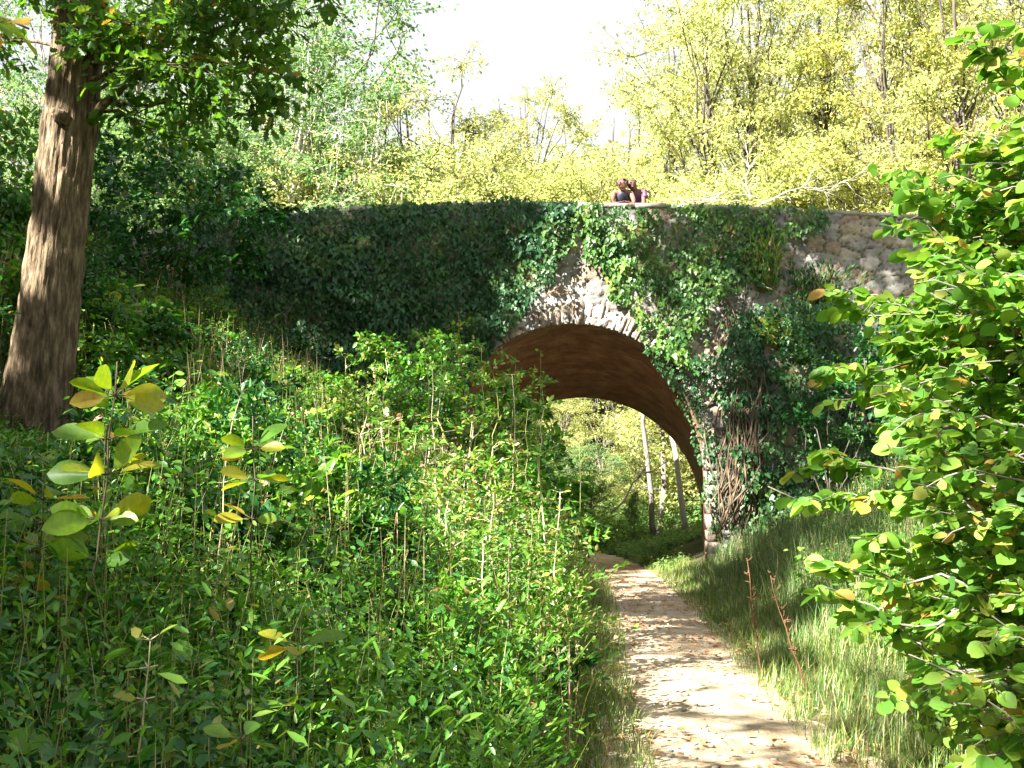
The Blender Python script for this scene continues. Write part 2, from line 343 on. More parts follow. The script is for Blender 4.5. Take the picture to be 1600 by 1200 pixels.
# vault
def prof(cx, cz, r, zb, n=48):
    th = np.linspace(0, math.pi, n)
    return np.array([(cx+r, zb)] + [(cx+r*math.cos(t), cz+r*math.sin(t)) for t in th] + [(cx-r, zb)])
pn, pf = prof(AX, AZ, RN, -.8), prof(FX, FZ, RF, -.8)
m = MB(); K = 30; V = []; VC = []
for q in range(K+1):
    t = q/K; p = pn*(1-t)+pf*t; V.append(np.stack([p[:, 0], np.full(len(p), BY+.02+(BY2-BY-.02)*t), p[:, 1]], 1)); VC.append(np.stack([np.arange(len(p))*.17, np.full(len(p), t*(BY2-BY)), 0*p[:, 0]], 1))
n = len(pn); i = np.arange(K)[:, None]*n; j = np.arange(n-1)[None]
m.add(np.concatenate(V), np.stack([i+j, i+n+j, i+n+j+1, i+j+1], -1).reshape(-1, 4))
m.build('vault', M['vault'], bridge, smooth=True, origin=bo, cols=np.concatenate(VC))
# arch ring of thin upright stones
m = MB(); th = .0
while th < math.pi:
    wd = random.uniform(.05, .15); ln = random.choice([.36, .42, .5, .22])*random.uniform(.8, 1.1); dt = wd/RN
    a, b = th+.006, th+dt-.004
    pr = .05+random.uniform(0, .045)
    q = []
    for y in (BY-pr, BY+.3):
        for ang, rr in ((a, RN-.012), (b, RN-.012), (b, RN+ln), (a, RN+ln)):
            q.append((AX+rr*math.cos(ang), y, AZ+rr*math.sin(ang)))
    m.add(q, np.array([[0, 3, 2, 1], [0, 1, 5, 4], [1, 2, 6, 5], [2, 3, 7, 6], [3, 0, 4, 7]]), random.random())
    th += dt
for sg in (-1, 1):      # dressed jamb stones under the springing
    z_ = -.3
    while z_ < AZ-.03:
        h_ = min(random.uniform(.16, .32), AZ-z_); l_ = random.uniform(.07, .17)
        m.box((AX+sg*(RN+l_-.012), BY+.08, z_+h_/2), (l_, .16+random.uniform(0, .02), h_/2-.008), 0, random.random()); z_ += h_
m.build('arch_ring', M['voussoir'], bridge, origin=bo)

# ------------------------------------------------------------------ sunlight plan: which places the canopy gaps light
sx = nrm(np.cross(S, [0, 0, 1.])); sy = np.cross(sx, S)
def s2(P): P = np.asarray(P); return np.stack([P@sx, P@sy], -1)
LIT = []      # (world point, radius, keep probability of leaves whose shadow falls there)
def lit(x, y, z, r, p=.02): LIT.append((np.array([x, y, z]), r, p))
for y in np.arange(5, 8.4, .8): lit(xp(y), y, 0, 1.05, .03)
lit(xp(13), 12.9, 0, .28, .1); lit(xp(15), 15.4, 0, .45, .1)
for x, y, z, r in ((-.2, 9, 1.6, 1.1), (-.9, 11.5, 2.2, 1.2), (-.1, 13, 1.8, 1.2), (-.8, 14, 2.8, 1.2), (-1.2, 15.5, 3.6, .9), (0, 16.5, 2.0, 1.0), (-.2, 11, .9, .6), (.4, 7.5, .8, .8)): lit(x, y, z, r, .05)
for y in np.arange(7, 17.5, 1.1):
    for x in np.arange(-1.7, .8 if y < 8.5 else .2, .95):
        lit(x+rng.normal()*.2, y+rng.normal()*.2, float(gz(x, y))+.9, rng.uniform(.5, .9), .01)
lit(-.4, 6, 1, .7, .1); lit(0, 5, .8, .6, .1); lit(-1.6, 5.6, 1.1, .35, .1); lit(-3.2, 8.6, 2.2, .3, .1); lit(-3.0, 10.6, 2.6, .25, .2)
for px, py, r, p in ((905, 455, .6, .02), (935, 475, .5, .02), (940, 400, .65, .08), (865, 490, .4, .02), (950, 345, .6, .2), (1035, 540, .6, .1), (1110, 590, .6, .1), (1113, 720, .5, .1), (1113, 780, .4, .1), (830, 505, .25, .03), (1250, 580, .5, .2), (1340, 460, .4, .15), (1130, 480, .5, .4), (760, 345, .15, .5), (620, 540, .6, .2), (590, 440, .2, .4), (700, 430, .2, .4)):
    q = pix(px, py, BY-.1); lit(*q, r, p)
for x, y, z, r in ((3, 5, 1.2, 1.4), (2.9, 5, 2.4, 1.4), (3.4, 6, 3.2, 1.5), (2.7, 4.6, .7, 1.2), (2.4, 5.1, 1.9, .8), (2.3, 5, 1.1, .8), (3.6, 5.2, 4.0, 1.4), (4.4, 6, 2.6, 1.4), (3.8, 6.2, 4.6, 1.3), (2.8, 8, .4, .9), (3.2, 9.5, .6, .8)): lit(x, y, z, r, .02)
for px, py, d, r in ((75, 275, 10, .38), (60, 440, 10, .5), (45, 580, 10, .35), (70, 350, 10, .2), (95, 160, 10, .3), (190, 640, 4.2, .5), (390, 680, 4.6, .5)): lit(*pix(px, py, d), r, .02)
for q in range(26):
    p_ = pix(rng.uniform(420, 830), rng.uniform(345, 560), BY-.3); lit(*p_, rng.uniform(.07, .17), .15)
LP = s2(np.array([a[0] for a in LIT])); LR = np.array([a[1] for a in LIT]); LK = np.array([a[2] for a in LIT]); LD = np.array([a[0]@S for a in LIT])
def prune(P):
    q = s2(P); d = P@S; keep = np.ones(len(P)); dist_n = vnoise(q[:, 0], q[:, 1], .35, 21)*.5+.75
    for a in range(len(LIT)):
        h = (np.linalg.norm(q-LP[a], axis=1) < LR[a]*dist_n) & (d > LD[a]+2.5)
        keep = np.where(h, np.minimum(keep, LK[a]), keep)
    return rng.random(len(P)) < keep

# ------------------------------------------------------------------ trees
def curve(a, b, bend, n=7, wb=.035):
    a = np.asarray(a, float); b = np.asarray(b, float); t = np.linspace(0, 1, n)[:, None]
    L = np.linalg.norm(b-a)
    wob = np.cumsum(rng.normal(size=(n, 3))*wb*L, 0); wob -= wob[0]+(wob[-1]-wob[0])*t
    return a*(1-t)+b*t + np.asarray(bend)*(4*t*(1-t)) + wob
def clump(tr, lf, c, r, n, size, T, squash=.75, prn=False, twr=.008, tilt=.7, k=8, cull=None):
    c = np.asarray(c, float)
    e = rdir(k); e[:, 2] = e[:, 2]*squash+.1; tips = c+e*r*rng.uniform(.7, 1.15, (k, 1))
    Ps = []; Ds = []
    for tp in tips:
        cv = curve(c, tp, rng.normal(size=3)*.06*r, 5)
        tr.tube(cv, np.linspace(twr, twr*.35, 5), 3, cap=False)
        q = max(int(n/k), 1); t = rng.beta(1.6, 1.0, q)*4
        i0 = np.minimum(t.astype(int), 3); f = (t-i0)[:, None]
        P = cv[i0]*(1-f)+cv[i0+1]*f + rdir(q)*r*rng.uniform(0.02, .34, (q, 1))*np.array([1, 1, .6])
        Ps.append(P); Ds.append(nrm(nrm(tp-c)*.6+rdir(q)*.8+np.array([0, 0, -.3])))
    P = np.concatenate(Ps); D = np.concatenate(Ds)
    if prn:
        kk = prune(P); P, D = P[kk], D[kk]
    if cull is not None:
        kk = cull(P); P, D = P[kk], D[kk]
    n = len(P)
    leaves(lf, P, D, sheet(n, tilt), size*rng.uniform(.65, 1.2, n), T, r=np.clip(rng.normal(rng.uniform(.3, .6), .22, n), 0, 1))

def tree(name, base, trunkpts, trad, clumps, n, size, T, bark, leafm, label, cat='tree', group=None, prn=False, kk=16, cull=None, k=8, forks=None, tilt=.7):
    base = np.asarray(base, float)
    o = empty(name, base, label, cat, group)
    tr, lf = MB(), MB(); tp = np.asarray(trunkpts, float)
    tr.tube(tp, trad, kk)
    for (c, r) in clumps:
        c = np.asarray(c, float)
        h = c[2]-.45*np.linalg.norm(c[:2]-tp[len(tp)//2][:2])-.3
        ii = int(np.clip(np.searchsorted(tp[:, 2], h), 1, len(tp)-1))
        rr = float(np.broadcast_to(trad, (len(tp),))[ii])*.42
        tr.tube(curve(tp[ii], c, (0, 0, .12*np.linalg.norm(c-tp[ii])), 8), np.linspace(max(rr, .012), .01, 8), 5, cap=False)
        clump(tr, lf, c, r, n, size, T, prn=prn, cull=cull, k=k, tilt=tilt)
    tr.build('trunk', bark, o, smooth=True, origin=base)
    if lf.n: lf.build('crown', leafm, o, origin=base)
    return o
def mk_trunk(base, h, lean=(0, 0), n=12, wob=.1):
    t = np.linspace(0, 1, n); P = np.zeros((n, 3)); P[:, 2] = t*h
    P[:, 0] = lean[0]*t*h; P[:, 1] = lean[1]*t*h
    W = np.cumsum(rng.normal(size=(n, 2))*wob, 0); P[:, :2] += W-W[0]
    return P+np.asarray(base)
def ell(n, c, rx, ry, rz, rc):
    e = rdir(n)*rng.uniform(.45, 1, (n, 1))**.6
    return [(np.asarray(c)+e[q]*np.array([rx, ry, rz]), rc*rng.uniform(.7, 1.25)) for q in range(n)]

# unseen trees left of and behind the viewer, crowns shaped to cast wanted shade
shade_pts = []
for px, py in ((800, 350), (840, 340), (850, 390), (790, 450), (760, 410), (810, 330), (860, 340), (770, 490), (640, 430), (780, 400), (820, 360), (590, 470), (410, 480), (690, 450), (1240, 350), (1280, 350), (1330, 380), (1330, 340), (1400, 420), (1380, 340), (1430, 380), (1350, 430), (1250, 430), (1480, 400), (450, 380), (520, 440), (600, 380), (650, 470), (700, 400), (750, 460), (800, 400), (560, 520), (480, 500), (660, 360), (740, 350), (830, 440), (700, 520), (380, 420), (420, 560), (620, 600), (760, 540), (520, 600)): shade_pts.append(pix(px, py, BY))
for px, py in ((1000, 400), (1050, 450), (1100, 380), (1190, 420), (1180, 520), (1230, 620), (1180, 700), (1150, 620), (1330, 620), (1300, 700), (1230, 500), (1380, 540)): shade_pts.append(pix(px, py, BY))
for x, y, z in ((-3, 12, 2.4), (-4, 15, 3.8), (-2.2, 9, 1.8), (-3, 7, 1.6), (-1.5, 5, 1), (-2, 6, 1.2), (-1.2, 3.8, .8), (-.6, 3.2, .8), (-2.4, 4, 1.2), (-.4, 4.8, .8), (-3.4, 10, 2.2), (-3.4, 17, 3.8), (-5.5, 16, 5), (-6, 13, 4.5), (-7.5, 17, 6.2), (-4.8, 13, 3.6), (-6, 19, 7), (2.0, 11, .1), (1.9, 13.6, .1), (2.3, 16.5, 0), (3.6, 13, .6), (3.5, 16, .7), (4.6, 17, 1.4), (3.2, 11, .4), (4.4, 15, 1), (2.4, 18.4, 0), (2, 9.4, .1), (-1.2, 2.6, .8), (-2, 3.2, 1), (-3, 5.2, 1.2), (-.2, 2.6, .6), (-4, 7.5, 1.8), (-4.6, 9, 2.4), (1.7, 10.4, 0), (2.4, 12, 0), (1.6, 11.4, 0), (1.2, 9.8, 0), (2.1, 10.6, 0), (1.9, 14.2, 0), (2.6, 14, 0), (2.6, 16.8, 0), (3.4, 14.6, .6), (5, 14, 1.4), (5.4, 16, 1.8), (2.6, 11, 0), (-5, 18, 5), (-4, 13.5, 3.2), (-3.4, 14.6, 3.4), (-7, 15, 5.5), (-8.5, 19, 7.2), (-6.5, 18, 6.4), (-1.6, 6.6, 1.2)): shade_pts.append(np.array([x, y, z]))
for q in range(26):
    y_ = rng.uniform(9.5, 18); x_ = rng.uniform(-.5*y_, -2.6); shade_pts.append(np.array([x_, y_, float(gz(x_, y_))+.5]))
shade_pts = np.array(shade_pts)
homes = {'oak': (-4.0, 10.2), 'a': (-14.0, 12.5), 'b': (-12.0, 3.5), 'c': (-11.0, -5.0), 'd': (-17.5, 8.5), 'e': (-7.5, -9.5)}
lab = {'oak': '', 'a': 'green tree high on the left bank outside the frame nearest the bridge, crown shaped to cast shade', 'b': 'green tree out of view beside the viewer on the left, crown shaped to shade the path', 'c': 'unseen green tree behind and left of the viewer, crown shaped to cast shade', 'd': 'unseen tall green tree farthest out on the left, crown shaped to cast shade', 'e': 'unseen green tree standing behind the viewer, crown shaped to block sun and sky'}
cl = {k: [] for k in homes}
for p in shade_pts:
    best = None
    for hk, (hx, hy) in homes.items():
        for t in np.arange(9, 26, .5):
            q = p+S*t
            if q[2] < 8.0 or q[2] > 19: continue
            if q[1] > 0.5 and abs(q[0]) < q[1]*.55+1.5 and q[2] < CAMZ+.5*q[1]+2.2: continue       # keep out of the frame
            dd = math.hypot(q[0]-hx, q[1]-hy)*(1.4 if hk == 'oak' else 1)
            if hk == 'oak' and q[2] > 17.5: continue
            if best is None or dd < best[0]: best = (dd, hk, q)
    if best and best[0] < 9: cl[best[1]].append((best[2], 1.3))

# large oak on the left bank
D0 = 10.0
tc = [(34, 735, 165), (45, 680, 122), (60, 600, 106), (75, 500, 98), (86, 400, 93), (97, 300, 89), (108, 200, 90), (119, 100, 84), (127, 0, 80)]
TP = [pix(a, b, D0) for a, b, c in tc]; TR = [c/2/160*.98 for a, b, c in tc]
for q in range(1, 7): TP.append(TP[8]+np.array([.05*q, .02*q, .95*q])); TR.append(.25-.03*q)
TP = np.array(TP); TR = np.array(TR)
base = np.array([TP[0][0], D0, TP[0][2]])
oak = empty('oak_tree', base, 'big oak trunk on the left bank with ridged brown bark crossed by bands of shade', 'tree')
# trunk with bark furrows as real relief
m = MB(); kk = 120; zz = np.linspace(0, len(TP)-1, 260); cp = np.stack([np.interp(zz, np.arange(len(TP)), TP[:, a]) for a in range(3)], 1); cr = np.interp(zz, np.arange(len(TP)), TR)
th = np.arange(kk)/kk*2*math.pi
TH, HH = np.meshgrid(th, cp[:, 2]); AR = TH*.3
ridg = np.abs(vnoise(AR+.03*np.sin(HH*4), HH, 1, 3)*0 + vnoise(AR/.028+vnoise(TH*2, HH, .4, 2)*1.2, HH/.35, 1, 4)-.5)
rad = cr[:, None]*(1+.035*(vnoise(TH*1.2, HH, .8, 9)-.5)) - .035*np.clip(.4-ridg, 0, .4)/.4*.9
flare = 1+.3*np.clip((base[2]+.9-HH)/.9, 0, 1)**2*(.5+.5*np.sin(TH*5+1))
rad = rad*flare
V = np.stack([cp[:, 0:1]+rad*np.cos(TH), cp[:, 1:2]+rad*np.sin(TH), np.broadcast_to(cp[:, 2:3], rad.shape)], -1)
i = np.arange(259)[:, None]*kk; j = np.arange(kk)[None]; jn = (j+1) % kk
m.add(V.reshape(-1, 3), np.stack([i+j, i+jn, i+kk+jn, i+kk+j], -1).reshape(-1, 4))
# knot and limbs
kn = pix(98, 185, D0-.29)
m.tube([kn+(0, .12, 0), kn+(-.03, -.02, .02), kn+(-.06, -.10, .05)], [.09, .07, .03], 10)
lf = MB()
oakclumps = []
for px, py, d, r in ((175, 30, 9.6, .7), (260, 40, 9.3, .8), (340, 20, 9.5, .85), (420, 40, 9.4, .75), (220, 110, 9.6, .6), (300, 110, 9.2, .7), (380, 110, 9.4, .75), (440, 120, 9.8, .5), (330, 170, 9.5, .5), (400, 180, 9.6, .35), (150, 60, 9.2, .28), (30, -40, 9.5, .8), (250, -60, 10, 1.0), (400, -70, 9.6, 1.0), (210, 180, 9.9, .4), (90, -40, 9.2, .4), (280, 215, 9.8, .35), (500, -60, 9.6, .8), (-40, 60, 10.5, .6)):
    oakclumps.append((pix(px, py, d), r))
up = cl['oak']+ell(26, TP[-4]+(-.6, -.6, .6), 5.2, 4.6, 3.2, 1.25)  # upper crown, with unseen clumps added to shade the bridge face
for c, r in oakclumps+up:
    h = c[2]-.5*np.linalg.norm(c[:2]-TP[8][:2])-.2
    ii = int(np.clip(np.searchsorted(TP[:, 2], h), 7 if r < .9 else 10, len(TP)-1)); j0 = TP[ii]*(1-(q_ := rng.random()*.8))+TP[ii-1]*q_
    m.tube(curve(j0, c, (0, 0, .1), 8), np.linspace(.026 if r < 1 else .06, .008, 8), 6, cap=False)
m.tube(np.array([pix(135, 200, 10), pix(160, 165, 9.8), pix(200, 128, 9.7), pix(240, 105, 9.6), pix(300, 55, 9.5)]), [.06, .045, .035, .03, .02], 8)
for c, r in oakclumps: clump(m, lf, c, r, int(200*r*r/.5)+50, .125, T_OAK, k=9)
lf2 = MB()
for c, r in up: clump(m, lf, c, r, 520, .16, T_OVAL, prn=True, k=9)
m.build('trunk', M['bark'], oak, smooth=True, origin=base)
lf.build('crown', M['oak'], oak, origin=base)

for hk, (hx, hy) in homes.items():
    if hk == 'oak': continue
    b = np.array([hx, hy, float(gz(hx, hy))-.1])
    cs = cl[hk]+ell(10, b+(0, 0, 11.5), 2.8, 2.8, 2.6, 1.2)
    if hk in 'be':  # unseen overhead clumps added to cut sky light on the left foreground
        for q in range(14):
            c = np.array([rng.uniform(-9, -2.5), rng.uniform(-5.5, .8), rng.uniform(7.2, 11)])
            if c[2] > CAMZ+max(c[1]+1.5, .1)*.62+1.8: cs.append((c, 1.3))
    top = max(c[0][2] for c in cs)
    tree('shade_tree', b, mk_trunk(b, top-b[2]-.5, (0, 0)), np.linspace(.3, .05, 12), cs, 900, .19, T_OVAL, M['barkd'], M['oak'], lab[hk], prn=True, k=9, group='unseen trees with crowns shaped to shade the cutting')

# background trees: six prototypes, copied with obj.copy()
def copy_tree(o):
    c = o.copy(); scene.collection.objects.link(c)
    for ch in o.children:
        d = ch.copy(); scene.collection.objects.link(d); d.parent = c
    return c
protos = {}
def proto(key, name, h, cw, c0, ncl, rc, n, size, bark, leafm, trr=.16, lean=(0, 0), stems=1):
    b = np.zeros(3); o = empty(name, b, 'x', 'tree'); tr, lf = MB(), MB()
    tps = []
    for s_ in range(stems):
        tp = mk_trunk(b+(.25*s_, .1*s_, 0), h*.93, (lean[0]+rng.normal()*.08*(stems > 1), lean[1]+rng.normal()*.06*(stems > 1)), wob=.05*h/12); tps.append(tp)
        tr.tube(tp, np.linspace(trr, .02, 12), 8)
    for q in range(ncl):
        z = rng.uniform(c0, 1)**.9; env = cw*math.sin(math.pi*min(1, max(.08, (z-c0*.7)/(1.06-c0*.7))))**.7
        a = rng.uniform(0, 2*math.pi); rr = env*rng.uniform(.25, 1)
        tp = tps[q % stems]; ii = int(np.clip(z*11*.86-rr*.35, 1, 10))
        c = np.array([tp[ii][0]+rr*math.cos(a), tp[ii][1]+rr*math.sin(a), z*h])
        tr.tube(curve(tp[ii], c, (0, 0, .1*rr), 7), np.linspace(trr*.38*(1-.6*z), .012, 7), 5, cap=False)
        clump(tr, lf, c, rc*rng.uniform(.7, 1.3), n, size, T_DIAM, k=8, twr=.012, squash=.6)
    tr.build('trunk', bark, o, smooth=True); lf.build('crown', leafm, o)
    protos[key] = [o, False, h]
proto('y1', 'autumn_tree', 14, 3.0, .22, 50, 1.1, 330, .125, M['barkd'], M['yellow'], .2)
proto('y2', 'autumn_tree', 12, 2.6, .25, 44, 1.1, 280, .125, M['barkd'], M['yellow'], stems=2)
proto('g1', 'golden_tree', 14, 3.2, .24, 54, 1.1, 380, .13, M['barkd'], M['gold'])
proto('p1', 'pale_green_tree', 15, 3.0, .24, 52, 1.1, 320, .12, M['barkg'], M['pale'])
proto('p2', 'pale_green_tree', 13, 2.8, .3, 46, 1.0, 280, .12, M['barkp'], M['pale'], .17, stems=2)
proto('s1', 'sparse_tree', 13, 3.0, .4, 42, 1.0, 250, .12, M['barkd'], M['yellow'], .22, stems=2)
proto('b1', 'yellow_shrub', 8, 2.4, .05, 70, .8, 330, .095, M['barkg'], M['yellow'], .05, stems=3)
proto('b2', 'green_shrub', 6, 2.2, .05, 60, .75, 320, .1, M['barkg'], M['pale'], .05, stems=3)
def place(key, px, toppy, d, label, group, name=None, wide=1.0, cat=None, rot=None):
    P = protos[key]; x = pix(px, 300, d)[0]; z0 = float(gz(x, d))-.15; top = pix(px, toppy, d)[2]
    if P[1]: o = copy_tree(P[0])
    else: o = P[0]; P[1] = True
    s = (top-z0)/P[2]; o.location = (x, d, z0); o.scale = (s*wide, s*wide, s); o.rotation_euler = (0, 0, rng.uniform(0, 6.28) if rot is None else rot)
    tag(o, label, cat or ('shrub' if key[0] == 'b' else 'tree'), group)
    return o
TREES = [
 ('p1', 60, -90, 44, 1, 'green tree seen behind the big oak trunk at the left edge'),
 ('p1', 235, -80, 46, 1.3, 'green tree rising behind the oak foliage, left of the forked pale trunk'),
 ('p2', 432, 60, 41, 1, 'tree with a forked pale trunk above the left end of the bridge'),
 ('p1', 500, -60, 47, 1.25, 'tall pale green tree whose crown ends at the left side of the white sky gap'),
 ('p1', 350, -40, 52, 1, 'green tree far behind, between the oak and the forked pale trunk'),
 ('p2', 545, 110, 40, 1, 'mid height pale green tree just left of the white sky gap'),
 ('y2', 590, 225, 43, .9, 'small yellow green tree with dark trunk beside the left end of the sky gap'),
 ('s1', 685, 95, 44, 1.1, 'sparse tree with dark forking branches against the white sky, left of the gap centre'),
 ('y1', 775, 215, 46, 1.2, 'round yellow tree low under the middle of the sky gap'),
 ('s1', 848, 130, 50, .9, 'thin sparse tree standing alone against the white sky right of the centre'),
 ('y2', 725, 250, 38, 1.2, 'low yellow tree above the ivy covered left half of the parapet'),
 ('y1', 905, 240, 42, 1.2, 'low yellow tree right behind and left of the two people'),
 ('y2', 955, 150, 54, 1.2, 'pale yellow tree at the right side of the sky gap'),
 ('y1', 1040, 20, 48, 1.0, 'tall yellow green tree above and right of the two people'),
 ('y1', 1125, -60, 35, .9, 'yellow green tree with a crooked grey trunk, first right of the people'),
 ('y1', 1178, -90, 37, .85, 'yellow green tree with a thick straight trunk, second right of the people'),
 ('y2', 1215, -40, 42, 1.0, 'yellow green tree with dark twin stems, third right of the people'),
 ('y1', 1300, -70, 40, 1.0, 'tall yellow green tree above the bare stone part of the parapet'),
 ('g1', 1400, -120, 30, .9, 'golden tree above the right end of the parapet'),
 ('y1', 1500, -140, 28, 1.0, 'tall yellow green tree over the right side, above the hazel bush'),
 ('g1', 1620, -160, 31, 1.0, 'golden tree at the right edge of the view'),
 ('y1', 1460, -40, 45, 1.0, 'yellow green tree behind the golden trees on the right'),
 ('y2', 1360, 60, 52, 1.3, 'yellow tree far behind, between the golden tree and the bare stone parapet'),
 ('y1', 1560, 20, 55, 1.2, 'yellow green tree farthest back on the right'),
 ('p1', 150, 40, 50, 1.2, 'green tree farthest back on the left'),
 ('p1', -60, -60, 46, 1.1, 'green tree left of the oak at the edge of the view'),
]
for k_, px, tp_, d, wd, l in TREES: place(k_, px, tp_, d, l, 'trees of the wood beyond the bridge', wide=wd)
SHR = [('b2', 180, 190, 25, 1.3), ('b2', 270, 170, 24, 1.3), ('b2', 350, 210, 26.5, 1.2), ('b2', 120, 240, 22, 1.2), ('b1', 470, 235, 41.5, 1.1), ('b1', 540, 265, 43.0, 1.2), ('b1', 620, 297, 42.0, 1.2), ('b1', 690, 284, 44.0, 1.2), ('b1', 770, 277, 45.0, 1.3), ('b1', 850, 284, 43.0, 1.2), ('b1', 925, 267, 46.0, 1.3), ('b1', 1010, 268, 44.0, 1.3), ('b1', 1080, 290, 31, 1.1), ('b1', 1150, 278, 33, 1.3), ('b1', 1230, 278, 31, 1.3), ('b1', 1310, 283, 32, 1.3), ('b1', 1390, 268, 31, 1.3), ('b1', 1480, 258, 30, 1.3), ('b1', 1570, 258, 30, 1.3)]
wh = ['at the far left behind the oak', 'behind the oak, second from the left', 'below the pale forked trunk', 'low beside the oak trunk', 'right of the pale forked trunk', 'under the left edge of the sky gap', 'above the dark ivy, under the sky gap', 'left of the middle of the sky gap', 'under the middle of the sky gap', 'right of the middle of the sky gap', 'just left of the two people', 'directly behind the two people', 'just right of the two people', 'behind the first grey trunk right of the people', 'behind the ivy top with the dead branches', 'above the bare rubble of the parapet', 'beneath the golden tree', 'behind the top of the hazel bush', 'at the right edge behind the hazel']
for (k_, px, tp_, d, wd), wl in zip(SHR, wh): place(k_, px, tp_, d, ('pale green' if k_ == 'b2' else 'yellow')+' shrub showing over the bridge, '+wl, 'shrubs showing over the bridge parapet', wide=wd)
# seen through the arch
for k_, px, tp_, d, wd, wl in (('b1', 880, 600, 31, 1.0, 'bright yellow shrub seen through the arch under its crown'), ('b1', 950, 590, 36, 1.2, 'yellow shrub seen through the arch, behind the others'), ('b2', 905, 700, 29.5, 1.1, 'green shrub low at the left inside the arch view'), ('b1', 1040, 600, 40, 1.4, 'yellow green shrub seen through the arch behind the thin trunks'), ('b2', 985, 770, 28.6, .45, 'little pale shrub sunlit beside the end of the path'), ('b1', 990, 640, 33, .9, 'yellow shrub left of the thin trunks inside the arch view'), ('b2', 1110, 640, 34, 1.2, 'shrub behind the right jamb of the arch')):
    place(k_, px, tp_, d, wl, 'shrubs seen through the arch', wide=wd)
for a, (px0, py0, px1, py1, d, rr, bk, l) in enumerate(((1025, 870, 1008, 560, 29.5, .09, 'barkg', 'thin grey trunk seen through the arch, left of the pair'), (1032, 865, 1022, 560, 30.5, .11, 'barkg', 'thicker grey trunk seen through the arch, in the middle'), (1076, 850, 1046, 580, 28.5, .09, 'barkp', 'leaning pale trunk seen through the arch near the right jamb'), (1003, 880, 1000, 600, 33, .06, 'barkd', 'dark thin trunk seen through the arch behind the path end'))):
    b = pix(px0, py0, d); b[2] = min(b[2], float(gz(b[0], d))); t1 = pix(px1, py1, d); t2 = t1+(t1-b)*.35
    P = curve(b, t2, (0, 0, 0), 9, .01)
    tree('slender_tree', b, P, np.linspace(rr, rr*.4, 9), ell(7, t2, 1.8, 1.5, 1.0, .8), 150, .12, T_DIAM, M[bk], M['yellow'], l, group='slender trunks seen through the arch')
# dead branches
def branchy(name, A, B, r, mt, label, cat, nside=8, sub=.35, group=None):
    A, B = np.array(A), np.array(B); o = empty(name, A, label, cat, group); m = MB(); c = curve(A, B, (0, 0, .05), 10); m.tube(c, np.linspace(r, r*.3, 10), 5)
    L = np.linalg.norm(B-A)
    for q in range(nside):
        p = c[rng.integers(2, 9)]; e = nrm((B-A)/L+rdir(1)[0]*.8); c2 = curve(p, p+e*L*sub*rng.uniform(.5, 1), (0, 0, 0), 6); m.tube(c2, np.linspace(r*.5, r*.15, 6), 4)
        for s_ in range(2): m.tube(curve(c2[3], c2[3]+nrm(e+rdir(1)[0])*L*sub*.4, (0, 0, 0), 4), r*.18, 3)
    m.build('limb', mt, o, smooth=True, origin=A); return o
branchy('fallen_branch', pix(955, 800, 27.5), pix(1062, 715, 28.4), .035, M['barkp'], 'bare white branch slanting up through the arch view to the pale trunk', 'branch', 5)
for q, (a, b, l) in enumerate(((pix(1240, 318, 27.5), pix(1085, 300, 27.2), 'pale bare branch trailing left above the parapet'), (pix(1170, 318, 27.5), pix(1175, 235, 27.4), 'pale bare branch pointing up from the dead tangle'), (pix(1190, 318, 27.3), pix(1330, 290, 27.6), 'pale bare branch trailing right above the parapet'), (pix(1160, 318, 27.8), pix(1075, 316, 27.2), 'lowest pale bare branch lying on the far parapet'))):
    branchy('dead_branch', a, b, .018, M['barkp'], l, 'branch', 9, .5, 'dead branches above the parapet')

# ------------------------------------------------------------------ distant wood
m = MB()
n = 12000; px = rng.uniform(-150, 1750, n); d = rng.uniform(75, 110, n)
lim = 215+60*(vnoise(px, px*0, 90, 31)-.5)-90*np.clip((np.abs(px-760)-180)/400, 0, 1)
py = lim + rng.random(n)**1.2*(380-lim)
P = np.stack([(px-800)/1600*d, d, CAMZ+(772-py)/1600*d], 1)
leaves(m, P, rdir(n), rdir(n), rng.uniform(.4, .75, n), T_DIAM)
tag(m.build('distant_wood', M['yellow']), 'far wood of pale yellow trees beyond the cutting', 'woodland', kind='stuff')

